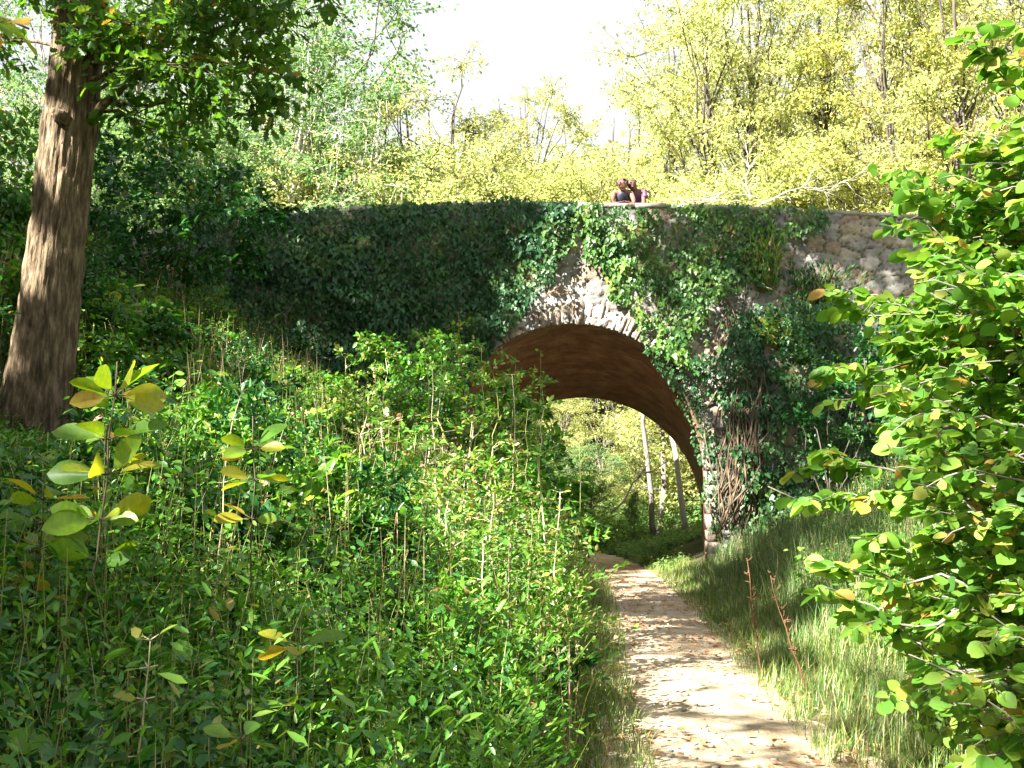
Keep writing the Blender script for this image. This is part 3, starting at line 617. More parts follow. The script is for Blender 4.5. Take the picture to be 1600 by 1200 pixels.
# ------------------------------------------------------------------ undergrowth
def herbs(mb, st, B, H, m, size, T, lean=.25, droop=.35, tilt=.5, t0=.2, stemr=.004, jit=.04, rshift=0):
    n = len(B); az = rng.uniform(0, 2*math.pi, n); ln = lean*rng.random(n)
    Lv = np.stack([np.cos(az)*ln, np.sin(az)*ln, -.25*ln], 1)
    t = t0+(1-t0)*(np.arange(m)[None]+rng.random((n, m)))/m
    P = B[:, None]+H[:, None, None]*(t[..., None]*np.array([0, 0, 1.])+(t**2)[..., None]*Lv[:, None])
    a = np.arange(m)[None]*2.4+rng.uniform(0, 6.28, (n, 1))+rng.normal(size=(n, m))*.4
    rad = rng.uniform(0, 1, (n, m))*H[:, None]*.16+jit
    D = np.stack([np.cos(a), np.sin(a), -droop+.5*rng.normal(size=a.shape)], -1)
    P = P+D*rad[..., None]*np.array([1, 1, .3])
    N = np.concatenate([rng.normal(size=(n, m, 2))*tilt-.0*D[..., :2], np.ones((n, m, 1))], -1)
    L = size*rng.uniform(.55, 1.2, (n, m))*(1.1-.45*t)*(rng.random((n, 1))**1.5*1.1+.5)
    r = np.clip(np.repeat(rng.random(n), m)*.55+rng.random(n*m)*.45+rshift, 0, 1)
    leaves(mb, P.reshape(-1, 3), D.reshape(-1, 3), N.reshape(-1, 3), L.reshape(-1), T, r=r)
    if st is not None:
        ts = np.linspace(0, 1, 5); C = B[:, None]+H[:, None, None]*(ts[None, :, None]*np.array([0, 0, 1.])+(ts**2)[None, :, None]*Lv[:, None])
        off = np.array([[stemr, 0, 0], [-stemr*.5, stemr*.87, 0], [-stemr*.5, -stemr*.87, 0]])
        V = C[:, :, None]+off[None, None]*(1-.6*ts)[None, :, None, None]
        V = V.reshape(-1, 3); k = 3
        i = (np.arange(n)*15)[:, None, None]+(np.arange(4)*3)[None, :, None]; j = np.arange(3)[None, None]; jn = (j+1) % 3
        st.add(V, np.stack([i+j, i+jn, i+3+jn, i+3+j], -1).reshape(-1, 4))
def blades(mb, B, H, wd, lean=.5):
    n = len(B); az = rng.uniform(0, 6.283, n); ln = lean*rng.uniform(.2, 1, n)
    Lv = np.stack([np.cos(az)*ln, np.sin(az)*ln, -.35*ln], 1); Sd = np.stack([-np.sin(az), np.cos(az), 0*az], 1)
    ts = np.array([0, .4, .75, 1]); wf = np.array([1, .85, .5, .06])
    C = B[:, None]+H[:, None, None]*(ts[None, :, None]*np.array([0, 0, 1.])+(ts**2)[None, :, None]*Lv[:, None])
    wv = (wd*wf)[None, :, None]*Sd[:, None]
    V = np.stack([C-wv, C+wv], 2).reshape(-1, 3)
    i = (np.arange(n)*8)[:, None]+(np.arange(3)*2)[None]
    mb.add(V, np.stack([i, i+1, i+3, i+2], -1).reshape(-1, 4), np.repeat(rng.random(n), 8))
def capH(B, H):      # low growth where the ground drops away in front of the oak
    a = B[:, 0]/B[:, 1]; k = (a > -.60) & (a < -.40) & (B[:, 1] < 10.4)
    return np.where(k, np.minimum(H, np.maximum(.12, (1.58+.065*B[:, 1]-B[:, 2])*rng.uniform(.6, 1.0, len(B)))), H)
def scatter(n, x0, x1, y0, y1, f=None, seedn=0, power=1.0):
    y = y0+(y1-y0)*rng.random(n)**power; x = rng.uniform(0, 1, n)*(x1-x0)+x0
    k = (np.abs(x) < y*.56+.8)
    k &= ~((y > BY-.15) & (y < BY2+.1) & ((x < AX-RN+.1) | (x > AX+RN-.1)))
    if f is not None: k &= f(x, y)
    x, y = x[k], y[k]; return np.stack([x, y, gz(x, y)-.02], 1)
def off(x, y): return xp(y)-HW-x      # distance left of the path edge
def offr(x, y): return x-xp(y)-HW

# left bank: bushy herbs and brambles in several storeys
L1, S1 = MB(), MB()
B = scatter(9000, -11, 2, 2.2, 19.2, lambda x, y: (off(x, y) > .35) & (rng.random(len(x)) < np.clip(off(x, y)/1.6, .2, 1)), power=1.25)
H = (.35+.75*vnoise(B[:, 0], B[:, 1], 1.1, 17)+.35*rng.random(len(B)))*np.clip(off(B[:, 0], B[:, 1])/1.2, .45, 1)*np.clip((B[:, 1]-.8)/3, .45, 1)
H = capH(B, H)
dark = (vnoise(B[:, 0], B[:, 1], 1.6, 19)+.25*rng.random(len(B))+.08*np.clip(-B[:, 0]-2.5, 0, 4)+.45*np.clip((5.5-B[:, 1]-1.2*B[:, 0])/5, 0, 1) > .74)  # last term crowds dark leaves at lower left in place of deep shade
near = B[:, 1] < 7
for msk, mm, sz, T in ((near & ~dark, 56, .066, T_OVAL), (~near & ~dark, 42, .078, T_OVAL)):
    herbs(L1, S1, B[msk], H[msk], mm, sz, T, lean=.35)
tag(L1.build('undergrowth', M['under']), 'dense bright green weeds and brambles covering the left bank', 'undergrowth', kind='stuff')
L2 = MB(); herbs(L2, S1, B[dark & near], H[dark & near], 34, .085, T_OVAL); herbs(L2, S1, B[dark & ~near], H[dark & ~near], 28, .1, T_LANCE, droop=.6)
tag(L2.build('dark_undergrowth', M['under_dark']), 'darker nettles and briars mixed through the left bank, crowded at lower left as painted shade', 'undergrowth', kind='stuff')
tag(S1.build('undergrowth_stems', M['stem']), 'thin stems standing in the weeds of the left bank', 'undergrowth', kind='stuff')
# hummocks of bramble standing out of the weeds
LB = {0: MB(), 1: MB()}; ST = MB()
n = 330; y = 3.0+15*rng.random(n)**.8; x = xp(y)-HW-.35-rng.random(n)**.75*(y*.56+2.5); kq = (np.abs(x) < y*.56+.8) & ~((x/y > -.62) & (x/y < -.38) & (y > 3.5) & (y < 10.6)); x, y = x[kq], y[kq]
for a, b in zip(x, y):
    o_ = off(a, b); z0 = float(gz(a, b)); r = rng.uniform(.22, .5)*np.clip(b/7, .6, 1.1)*np.clip(.4+o_*.5, .5, 1)
    tall = rng.uniform(.3, 1.0)*np.clip(.35+o_*.45, .4, 1)*np.clip(b/6, .6, 1.15)
    if b < 6: tall *= .8
    q = int(rng.random() < .2+.12*max(-a-2, 0)+.6*min(max((5.5-b-1.2*a)/5, 0), 1))  # dark heaps favoured at lower left, shade put into leaf colour
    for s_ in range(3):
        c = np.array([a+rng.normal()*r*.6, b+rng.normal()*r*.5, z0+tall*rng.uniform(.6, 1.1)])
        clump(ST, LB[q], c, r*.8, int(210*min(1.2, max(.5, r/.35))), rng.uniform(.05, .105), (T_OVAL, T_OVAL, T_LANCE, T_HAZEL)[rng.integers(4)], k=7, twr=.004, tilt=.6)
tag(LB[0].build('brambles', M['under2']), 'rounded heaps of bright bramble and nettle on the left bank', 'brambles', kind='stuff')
tag(LB[1].build('dark_brambles', M['under_dark']), 'heaps of dark bramble with purplish leaves on the left bank, more of them at lower left as painted shade', 'brambles', kind='stuff')
tag(ST.build('bramble_stems', M['stem']), 'thin twigs inside the bramble heaps of the left bank', 'brambles', kind='stuff')
# narrow leaved spikes near the camera
L3 = MB(); B = scatter(2600, -5, 1.2, 2.2, 9, lambda x, y: off(x, y) > .5); herbs(L3, None, B, capH(B, rng.uniform(.5, 1.15, len(B))), 26, .07, T_LANCE, lean=.2, droop=-.6)
tag(L3.build('willowherb', M['under']), 'narrow leaved upright weeds in the foreground on the left', 'undergrowth', kind='stuff')
L6 = MB(); B = scatter(900, -9, 1.6, 3, 17, lambda x, y: (off(x, y) > .35) & (vnoise(x, y, 1.3, 91) > .45)); herbs(L6, None, B, capH(B, rng.uniform(.5, 1.2, len(B))*np.clip(B[:, 1]/6, .6, 1.1)), 20, .13, T_HAZEL, lean=.3)
tag(L6.build('nettles', M['hazel']), 'patches of broad leaved pale green nettles on the left bank', 'undergrowth', kind='stuff')
G = MB(); B = scatter(22000, -9, 1.6, 2.6, 17, lambda x, y: (off(x, y) > .5) & (vnoise(x, y, .7, 95) > .5)); blades(G, B, capH(B, rng.uniform(.4, .95, len(B))), .004, .7)
tag(G.build('bank_grass', M['grass']), 'long arching grass growing through the weeds of the left bank', 'grass', kind='stuff')
# dry pinkish stalks and seed heads
DS = MB(); B = scatter(5200, -9, 1.4, 2.6, 17, lambda x, y: (off(x, y) > .3) & (vnoise(x, y, .8, 71) > .42)); blades(DS, B, capH(B, rng.uniform(.5, 1.5, len(B))*np.clip(B[:, 1]/6, .6, 1.1)*np.clip(.4+off(B[:, 0], B[:, 1])*.4, .4, 1)), .0045, .25)
B = B[rng.random(len(B)) < .6]; herbs(DS, None, B, capH(B, rng.uniform(.5, 1.3, len(B))*np.clip(B[:, 1]/6, .6, 1.1)), 9, .035, T_OVAL, t0=.75, lean=.2, droop=-.5)
tag(DS.build('dry_stalks', M['dry']), 'straw and pinkish dry stalks with seed heads standing out of the weeds', 'stalks', kind='stuff')
# right bank
L4, S4 = MB(), MB()
B = scatter(5200, 1.5, 12, 2.6, 19.2, lambda x, y: (offr(x, y) > .9) & ((y < 8.5) | (offr(x, y) > 2.0) | (vnoise(x, y, .9, 77) > .62)))
herbs(L4, S4, B, .25+.55*vnoise(B[:, 0], B[:, 1], .9, 27)+.2*rng.random(len(B)), 26, .075, T_OVAL, lean=.4)
tag(L4.build('undergrowth', M['under']), 'low brambles and weeds along the right bank under the hazel', 'undergrowth', kind='stuff')
tag(S4.build('undergrowth_stems', M['stem']), 'thin stems standing in the weeds of the right bank', 'undergrowth', kind='stuff')
# beyond the bridge
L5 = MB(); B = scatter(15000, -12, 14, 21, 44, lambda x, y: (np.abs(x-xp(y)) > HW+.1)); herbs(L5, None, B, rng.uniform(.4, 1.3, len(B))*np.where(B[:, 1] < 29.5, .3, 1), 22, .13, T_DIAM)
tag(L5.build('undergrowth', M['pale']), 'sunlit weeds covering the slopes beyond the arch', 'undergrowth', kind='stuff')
# grass
G = MB()
def ge(x, y): return ((off(x, y) > -.12) & (off(x, y) < 1.1) | (offr(x, y) > -.12) & (offr(x, y) < 2.0)) & (rng.random(len(x)) < .9-.25*np.clip(np.maximum(off(x, y), offr(x, y)), 0, 2))
B = scatter(90000, -1, 6, 3.5, 22, ge, power=1.15)
h = .10+.30*vnoise(B[:, 0], B[:, 1], .5, 41)*np.clip(np.maximum(off(B[:, 0], B[:, 1]), offr(B[:, 0], B[:, 1]))+.35, .25, 1)+.08*rng.random(len(B))
blades(G, B, h, .0035, .8)
tag(G.build('grass', M['grass']), 'tufts of green and straw coloured grass along both edges of the path', 'grass', kind='stuff')
G = MB(); B = scatter(42000, 2.2, 9, 9.5, 19.2, lambda x, y: (offr(x, y) > .3) & (vnoise(x, y, .5, 43) > .22)); blades(G, B, rng.uniform(.3, .85, len(B))*np.clip(offr(B[:, 0], B[:, 1])*.9, .35, 1), .0045, .6)
tag(G.build('tall_grass', M['drygrass']), 'tall grey green grass on the right bank below the bridge pier', 'grass', kind='stuff')
# fallen leaves on the path
F = MB(); n = 3200; y = 4+16*rng.random(n)**1.2; c = rng.random(n)
x = xp(y)+(rng.random(n)*2-1)*(HW+.25); kq = vnoise(x*.6, y, .45, 51)+.22*rng.random(n) > .58; x, y = x[kq], y[kq]; n = len(x)
P = np.stack([x, y, np.maximum(gz(x, y), 0)+.045], 1); D = rdir(n); D[:, 2] *= .15
leaves(F, P, D, sheet(n, .35), rng.uniform(.03, .075, n), T_OAK)
tag(F.build('fallen_leaves', M['litter']), 'brown fallen leaves scattered on the sandy path', 'leaves', kind='stuff')

PB = MB(); n = 420; y = 4+14*rng.random(n)**1.3; x = xp(y)+(rng.random(n)*2-1)*(HW+.1)
_t = (1+5**.5)/2; ico = nrm(np.array([(-1, _t, 0), (1, _t, 0), (-1, -_t, 0), (1, -_t, 0), (0, -1, _t), (0, 1, _t), (0, -1, -_t), (0, 1, -_t), (_t, 0, -1), (_t, 0, 1), (-_t, 0, -1), (-_t, 0, 1)], float))
icf = np.array([(0, 11, 5), (0, 5, 1), (0, 1, 7), (0, 7, 10), (0, 10, 11), (1, 5, 9), (5, 11, 4), (11, 10, 2), (10, 7, 6), (7, 1, 8), (3, 9, 4), (3, 4, 2), (3, 2, 6), (3, 6, 8), (3, 8, 9), (4, 9, 5), (2, 4, 11), (6, 2, 10), (8, 6, 7), (9, 8, 1)])
for a, b in zip(x, y): PB.add((ico*(1+.25*rng.normal(size=(12, 1))))*rng.uniform(.006, .022)*np.array([1.2, 1, .6])+(a, b, .03), icf)
tag(PB.build('pebbles', M['coping']), 'small grey pebbles lying in the sandy path', 'pebbles', kind='stuff')

# ------------------------------------------------------------------ ivy on the facade
def inpoly(x, y, poly):
    c = np.zeros(len(x), bool); n = len(poly)
    for i in range(n):
        x1, y1 = poly[i]; x2, y2 = poly[(i+1) % n]
        c ^= ((y1 > y) != (y2 > y)) & (x < (x2-x1)*(y-y1)/(y2-y1+1e-9)+x1)
    return c
def w2p(P):
    v = P-np.array([0, 0, CAMZ]); z = v@FW; return 800+1600*v[:, 0]/z, 600-1600*(v@UP)/z
def ivy(poly, dens, label, thick=.25, size=.085, matn='ivy', cover=1.0, seed=61, name='ivy', trail=26):
    ps = np.array([pix(a, b, BY) for a, b in poly]); x0, x1, z0, z1 = ps[:, 0].min(), ps[:, 0].max(), ps[:, 2].min(), ps[:, 2].max()
    n = int(dens*(x1-x0)*(z1-z0)); X = rng.uniform(x0, x1, n); Z = rng.uniform(z0, z1, n)
    jx = X+.25*(vnoise(X, Z, .4, seed)-.5); jz = Z+.25*(vnoise(X, Z, .4, seed+1)-.5)
    k = inpoly(jx, jz, [(p[0], p[2]) for p in ps]) & (vnoise(X, Z, .33, seed+2)*.6+vnoise(X, Z, .12, seed+3)*.4 < .28+.6*cover)
    k &= Z > gz(X, X*0+BY-.3)-.1
    X, Z = X[k], Z[k]; n = len(X)
    th = .08+1.5*thick*np.clip(vnoise(X, Z, .6, seed+4)-.2, 0, 1)+.7*thick*vnoise(X, Z, .2, seed+5)
    q = rng.random(n)**.6
    over = np.clip((Z-(ztop(X)-.05))/.2, 0, 1)
    y = BY-.1-th*q + over*.4*rng.random(n)
    P = np.stack([X, y, Z], 1)
    N = np.stack([rng.normal(size=n)*.5, -np.ones(n), rng.normal(size=n)*.5+.45], 1); D = np.stack([rng.normal(size=n)*.6, rng.normal(size=n)*.3, -np.ones(n)], 1)
    mb = MB(); leaves(mb, P, D, N, size*rng.uniform(.5, 1.25, n)*(.75+.6*vnoise(X, Z, .5, seed+6)), T_IVY, r=np.clip(.75*vnoise(X, Z, .35, seed+7)+.45*rng.random(n)-.1, 0, 1))
    c = ps.mean(0); o = empty(name, (c[0], BY-.1, c[2]), label, 'ivy', 'ivy plants on the bridge')
    mb.build('foliage', M[matn], o, origin=(c[0], BY-.1, c[2]))
    sm = MB()
    for t in range(trail):
        xx = rng.uniform(x0+.2, x1-.2); za = rng.uniform(z0, z1*.9); cv = curve((xx, BY-.12, max(za-rng.uniform(.6, 2), z0)), (xx+rng.normal()*.3, BY-.12, za), (0, -.05, 0), 7)
        ppx = inpoly(cv[:, 0], cv[:, 2], [(p[0], p[2]) for p in ps])
        if ppx.all(): sm.tube(cv, rng.uniform(.006, .016), 4)
    if sm.n: sm.build('stem', M['root'], o, origin=(c[0], BY-.1, c[2]))
    return o
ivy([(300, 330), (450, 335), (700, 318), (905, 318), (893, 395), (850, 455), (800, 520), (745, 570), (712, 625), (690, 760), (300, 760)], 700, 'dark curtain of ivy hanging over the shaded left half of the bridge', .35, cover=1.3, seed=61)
ivy([(890, 320), (1000, 327), (1280, 320), (1285, 365), (1215, 385), (1185, 440), (1130, 470), (1075, 520), (1090, 585), (1040, 570), (1010, 540), (985, 495), (945, 470), (940, 425), (895, 400)], 650, 'green ivy, tinted as if sunlit, spreading from the parapet down to the right of the arch crown', .3, matn='ivy_sun', cover=.74, seed=71)
ivy([(1060, 560), (1130, 560), (1160, 480), (1230, 470), (1330, 500), (1460, 480), (1460, 800), (1160, 830), (1130, 700), (1120, 640)], 520, 'dark ivy and briar covering the right pier of the bridge', .5, .085, cover=.7, seed=81, trail=60)
ivy([(1075, 470), (1190, 400), (1210, 520), (1130, 640), (1085, 600)], 200, 'thin patchy ivy over the pale stones right of the arch', .1, .07, cover=.45, seed=91, trail=60)
ivy([(1000, 525), (1060, 570), (1115, 670), (1150, 830), (1102, 830), (1088, 690), (1045, 610), (1000, 560)], 520, 'dark fringe of ivy along the right edge of the arch', .12, .06, cover=.9, seed=95, trail=0)
# hanging dead stems beside the right jamb
o = empty('dead_ivy', pix(1165, 600, BY), 'bundle of brown dead ivy stems hanging beside the right jamb', 'ivy'); m = MB()
for q in range(90):
    a = pix(rng.uniform(1130, 1200), rng.uniform(560, 640), BY-.15); b = pix(rng.uniform(1118, 1185), rng.uniform(770, 840), BY-.3-rng.random()*.3)
    m.tube(curve(a, b, (rng.normal()*.05, -.1, 0), 8), rng.uniform(.006, .02), 4)
m.build('stem', M['root'], o, origin=pix(1165, 600, BY))
# tufts growing from the wall
def tuft(px, py, w_, h_, n, label, mt, lf=T_LANCE):
    c = pix(px, py, BY-.15); o = empty('wall_plant', c, label, 'plant', 'plants growing out of the bridge wall'); mb, sm = MB(), MB()
    for q in range(n):
        a = c+np.array([rng.normal()*w_*.25, rng.normal()*.06, 0]); e = a+np.array([rng.normal()*w_*.55, -rng.uniform(0, .35), h_*rng.uniform(.6, 1.1)])
        cv = curve(a, e, (0, -.03, 0), 6); sm.tube(cv, .005, 3)
        k = 16; t = rng.integers(1, 6, k); D = nrm((e-a)+rdir(k)*h_*.5)
        leaves(mb, cv[t]+rdir(k)*.04, D, rdir(k)+np.array([0, -1, .5]), rng.uniform(.07, .14, k), lf)
    mb.build('foliage', mt, o, origin=c); sm.build('stem', M['stem'], o, origin=c)
tuft(1197, 455, .45, 1.0, 55, 'upright green tuft rooted in the wall left of the bare rubble', M['under'])
tuft(1275, 500, .8, .95, 80, 'bluish green spreading tuft rooted in the wall below the bare rubble', M['ivy'])
tuft(1235, 545, .9, .6, 60, 'bright green plant on the wall under the two tufts', M['hazel'], T_OVAL)

# ------------------------------------------------------------------ shrubs in front of the bridge
def bush(name, base, clumps, n, size, T, leafm, label, group=None, bark='barkd', k=8, tilt=.6, stems=None, rstem=.015, prn=False):
    base = np.asarray(base, float); o = empty(name, base, label, 'bush', group); tr, lf = MB(), MB()
    for c, r in clumps:
        b = base+np.array([rng.normal()*.15, rng.normal()*.15, 0]); c = np.asarray(c)
        tr.tube(curve(b, c, (0, 0, .15*np.linalg.norm(c[:2]-b[:2])), 9), np.linspace(rstem, .005, 9), 5)
        clump(tr, lf, c, r, n, size, T, k=k, twr=.004, tilt=tilt, prn=prn)
    tr.build('branches', M[bark], o, smooth=True, origin=base); lf.build('foliage', leafm, o, origin=base); return o
def gb(px, d, py=600):
    x = pix(px, py, d)[0]; return np.array([x, d, float(gz(x, d))-.05])
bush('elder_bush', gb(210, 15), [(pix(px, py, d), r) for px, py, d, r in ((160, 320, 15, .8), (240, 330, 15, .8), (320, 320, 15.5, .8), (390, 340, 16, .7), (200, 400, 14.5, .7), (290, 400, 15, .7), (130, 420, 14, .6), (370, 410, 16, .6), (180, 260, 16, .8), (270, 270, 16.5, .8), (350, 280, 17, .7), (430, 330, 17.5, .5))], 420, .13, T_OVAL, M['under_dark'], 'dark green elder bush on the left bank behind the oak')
bush('elder_bush', gb(20, 12), [(pix(px, py, d), r) for px, py, d, r in ((10, 300, 13, .7), (20, 400, 12, .6), (-40, 350, 13, .8), (10, 480, 11.5, .5), (40, 230, 14, .7), (150, 470, 12.5, .5), (-50, 250, 13, .8))], 420, .12, T_OVAL, M['under'], 'green bush left of the oak trunk at the edge of the view')
bush('bramble_bush', gb(250, 11.5), [(pix(px, py, d), r) for px, py, d, r in ((200, 560, 11, .45), (260, 590, 11, .4), (170, 520, 11.5, .4), (230, 510, 12, .35), (330, 600, 12, .35))], 300, .10, T_OVAL, M['under'], 'arching bramble in the dark hollow right of the oak base')
bush('bramble_bush', gb(650, 15), [(pix(px, py, d), r) for px, py, d, r in ((640, 560, 15.5, .55), (690, 580, 15, .5), (610, 600, 15, .5), (730, 620, 14, .5), (660, 640, 14, .5), (590, 550, 16, .4), (700, 540, 15.5, .35), (790, 640, 13.5, .4), (830, 640, 13, .35), (770, 600, 14, .3), (740, 680, 12.5, .5), (800, 700, 12.5, .5), (850, 700, 12, .4), (700, 660, 13, .5), (840, 760, 11.5, .45), (890, 770, 11.5, .35), (880, 830, 11, .4))], 300, .10, T_OVAL, M['under'], 'sunlit bramble thicket in front of the left side of the arch')
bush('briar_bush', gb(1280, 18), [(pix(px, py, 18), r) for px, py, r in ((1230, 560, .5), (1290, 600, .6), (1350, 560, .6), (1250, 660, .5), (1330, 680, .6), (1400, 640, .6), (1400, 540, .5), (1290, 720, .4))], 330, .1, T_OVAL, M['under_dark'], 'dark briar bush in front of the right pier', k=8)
# hazel on the right
HB = np.array([3.9, 5.2, float(gz(3.9, 5.2))-.05])
hz = empty('hazel_bush', HB, 'big yellow green hazel bush reaching over the path from the right', 'bush'); tr, lf = MB(), MB()
def spray(A, B, n, size, width, T=T_HAZEL, r=.012, flat=True, side=6):
    A, B = np.asarray(A), np.asarray(B); L = np.linalg.norm(B-A); c = curve(A, B, (0, 0, .06*L), 12); tr.tube(c, np.linspace(r, .003, 12), 5)
    tw = [c]; e = nrm(B-A); sd = nrm(np.cross(e, [0, 0, 1.]))
    for q in range(side):
        p = c[rng.integers(2, 11)]; v = nrm(e+sd*rng.choice([-1, 1])*rng.uniform(.5, 1)+np.array([0, 0, rng.normal()*.25])); t = curve(p, p+v*width*rng.uniform(.6, 1.1), (0, 0, .02), 6)
        tr.tube(t, np.linspace(.005, .002, 6), 4); tw.append(t)
    for t in tw:
        k = max(int(n/len(tw)), 3); u = rng.random(k)**.8*(len(t)-1.01); i0 = u.astype(int); f = (u-i0)[:, None]; P = t[i0]*(1-f)+t[i0+1]*f
        tv = nrm(t[-1]-t[0]); s2_ = nrm(np.cross(tv, [0, 0, 1.])); sg = rng.choice([-1, 1], k)[:, None]
        D = nrm(tv*.5+s2_*sg*.8+np.array([0, 0, -.4])+rdir(k)*.45)
        leaves(lf, P+D*.01, D, sheet(k, .8), size*rng.uniform(.6, 1.15, k), T, r=np.clip(rng.normal(.5, .25, k), 0, 1))
for a, b, n, wdt in (((1620, 800, 5.0), (1200, 760, 5.0), 110, .35), ((1640, 760, 5.2), (1260, 715, 5.2), 100, .35), ((1650, 1000, 4.6), (1262, 880, 4.6), 95, .3), ((1600, 980, 4.4), (1300, 935, 4.5), 60, .25), ((1640, 900, 4.9), (1330, 840, 4.9), 80, .35),
                     ((1650, 700, 5.2), (1350, 640, 5.2), 90, .4), ((1650, 600, 5.2), (1350, 560, 5.3), 90, .4), ((1650, 560, 5.2), (1340, 480, 5.5), 80, .35), ((1660, 420, 5), (1400, 320, 5.2), 70, .35), ((1650, 500, 4.8), (1420, 400, 5), 80, .4), ((1680, 380, 5), (1480, 230, 5.2), 60, .35), ((1700, 350, 4.8), (1540, 130, 5), 60, .35), ((1640, 450, 5.2), (1480, 330, 5.6), 80, .4)):
    spray(pix(*a), pix(*b), int(n*1.8), .092, wdt)
for q in range(330):
    py = rng.uniform(180, 1190); d = rng.uniform(3.9, 6.6)
    edge = np.interp(py, [180, 330, 450, 560, 700, 760, 830, 900, 1000, 1190], [1590, 1450, 1390, 1370, 1360, 1420, 1400, 1360, 1400, 1480])
    px = rng.uniform(edge+35, 1790); c = pix(px, py, d)
    if c[2] < gz(c[0], c[1])+.15: continue
    spray(c+(rng.uniform(.3, .7), rng.normal()*.3, rng.uniform(-.3, .1)), c, 56, .078, .3, side=4, r=.006)
for q in range(46):
    py = rng.uniform(70, 420); px = rng.uniform(np.interp(py, [70, 200, 420], [1600, 1560, 1500]), 1740); c = pix(px, py, rng.uniform(4.8, 6.6)); spray(c+(rng.uniform(.3, .7), rng.normal()*.3, -rng.uniform(.1, .4)), c, 46, .085, .3, side=4, r=.006)
for q in range(14):
    e = pix(rng.uniform(1500, 1800), rng.uniform(250, 900), rng.uniform(4.6, 6)); tr.tube(curve(HB+(rng.normal()*.15, rng.normal()*.15, 0), e, (.1, 0, .25), 12), np.linspace(.022, .007, 12), 6)
for q in range(70):
    py = rng.uniform(250, 1150); px = rng.uniform(np.interp(py, [250, 350, 700, 1150], [1500, 1450, 1440, 1480]), 1720); c = pix(px, py, rng.uniform(5.2, 7.2))
    if c[2] < gz(c[0], c[1])+.2: continue
    clump(tr, lf, c, .38, 130, .07, T_HAZEL, k=7, twr=.003, tilt=.9)
for q in range(34):
    py = rng.uniform(140, 620); px = rng.uniform(np.interp(py, [140, 300, 620], [1540, 1440, 1400]), 1640); c = pix(px, py, rng.uniform(4.8, 6.4)); spray(c+(rng.uniform(.3, .6), rng.normal()*.3, -rng.uniform(.1, .4)), c, 40, .075, .28, side=4, r=.005)
tr.build('branches', M['barkg'], hz, smooth=True, origin=HB); lf.build('foliage', M['hazel'], hz, origin=HB)

# ------------------------------------------------------------------ individual plants of the foreground
def stemplant(name, A, B, rs, stemm, leafm, spec, T, size, label, cat='plant', group=None, tilt=.5, zup=.15):
    A, B = np.asarray(A), np.asarray(B); o = empty(name, A, label, cat, group); sm, lf = MB(), MB(); c = curve(A, B, (0, 0, 0), 12, .008); sm.tube(c, np.linspace(rs, rs*.4, 12), 6)
    for (t, k, s_) in spec:
        p = c[int(t*11)]; a0 = rng.uniform(0, 6.28)
        for q in range(k):
            a = a0+q*2*math.pi/k+rng.normal()*.2; D = np.array([math.cos(a), math.sin(a)*.9, zup+rng.normal()*.25]); pe = p+nrm(D)*.03*size/.1
            sm.tube(np.array([p, pe]), .0025, 3)
            leaves(lf, pe[None], D[None], sheet(1, tilt), size*s_*rng.uniform(.8, 1.15), T)
    sm.build('stem', stemm, o, smooth=True, origin=A); lf.build('leaves', leafm, o, origin=A); return o
stemplant('chestnut_sapling', gb(120, 4.1)+(0, 0, 0), pix(183, 565, 4.1), .007, M['root'], M['bigleaf'], [(.99, 5, 1), (.93, 5, 1.1), (.86, 6, 1.15), (.79, 7, 1.2), (.72, 7, 1.1), (.65, 6, 1.1), (.55, 4, 1)], T_BIG, .15, 'sapling with large yellow green oval leaves low in front of the oak', tilt=1.5)
stemplant('chestnut_sapling', gb(60, 4.4), pix(70, 740, 4.3), .006, M['root'], M['bigleaf'], [(.99, 5, 1), (.9, 6, 1), (.8, 6, 1), (.7, 5, 1), (.55, 5, 1)], T_BIG, .14, 'low yellow leaved sapling at the left edge below the oak', tilt=.9)
stemplant('chestnut_sapling', gb(400, 4.7), pix(395, 650, 4.7), .006, M['root'], M['bigleaf'], [(.99, 5, 1), (.93, 5, 1), (.86, 5, 1), (.78, 4, 1)], T_BIG, .14, 'small sapling with yellow leaves beside the pale slanting stem', tilt=.9)
stemplant('chestnut_sapling', gb(480, 3.6), pix(470, 965, 3.5), .005, M['root'], M['bigleaf'], [(.99, 5, 1), (.8, 4, 1)], T_BIG, .12, 'low golden leaved sapling in the weeds below the middle left', tilt=.9)
stemplant('chestnut_sapling', gb(385, 3.0), pix(375, 1115, 2.9), .005, M['root'], M['bigleaf'], [(.99, 4, 1)], T_BIG, .1, 'single tuft of orange yellow leaves near the bottom edge', tilt=.5)
WE = [(675, 575, 700, 9, 'p', 'tallest pale weed stem, standing left of the arch'), (755, 850, 765, 6.5, 'p', 'pale weed stem below the left side of the arch'), (825, 640, 822, 8.5, 'g', 'weed stem crossing the bright foliage inside the arch'), (800, 585, 802, 10, 'p', 'weed stem topped with a pale leaf against the brown vault'), (716, 490, 700, 13, 'g', 'tall weed rising in front of the shaded ivy'), (845, 550, 842, 12, 'g', 'leafy weed rising against the brown vault'), (378, 612, 330, 4.8, 'p', 'pale slanting stem beside the yellow leaves on the left'), (513, 640, 515, 8, 'g', 'weed stem in the shaded left bank'), (457, 880, 450, 4.5, 'g', 'fresh green weed low in the foreground'), (740, 655, 720, 9.5, 'p', 'crooked pale stem right of the tallest weed'), (595, 660, 640, 9, 'p', 'leaning pale twig left of the tallest weed'), (875, 770, 868, 7.5, 'p', 'dry stem left of the path below the arch'), (480, 680, 478, 7.5, 'g', 'thin weed stem left of the middle'), (235, 1000, 205, 3.2, 'p', 'bare pale stalk in the dark lower left corner'), (560, 720, 565, 7, 'g', 'thin leafy weed between the saplings and the arch'), (905, 690, 900, 9, 'g', 'leafy weed in front of the arch opening')]
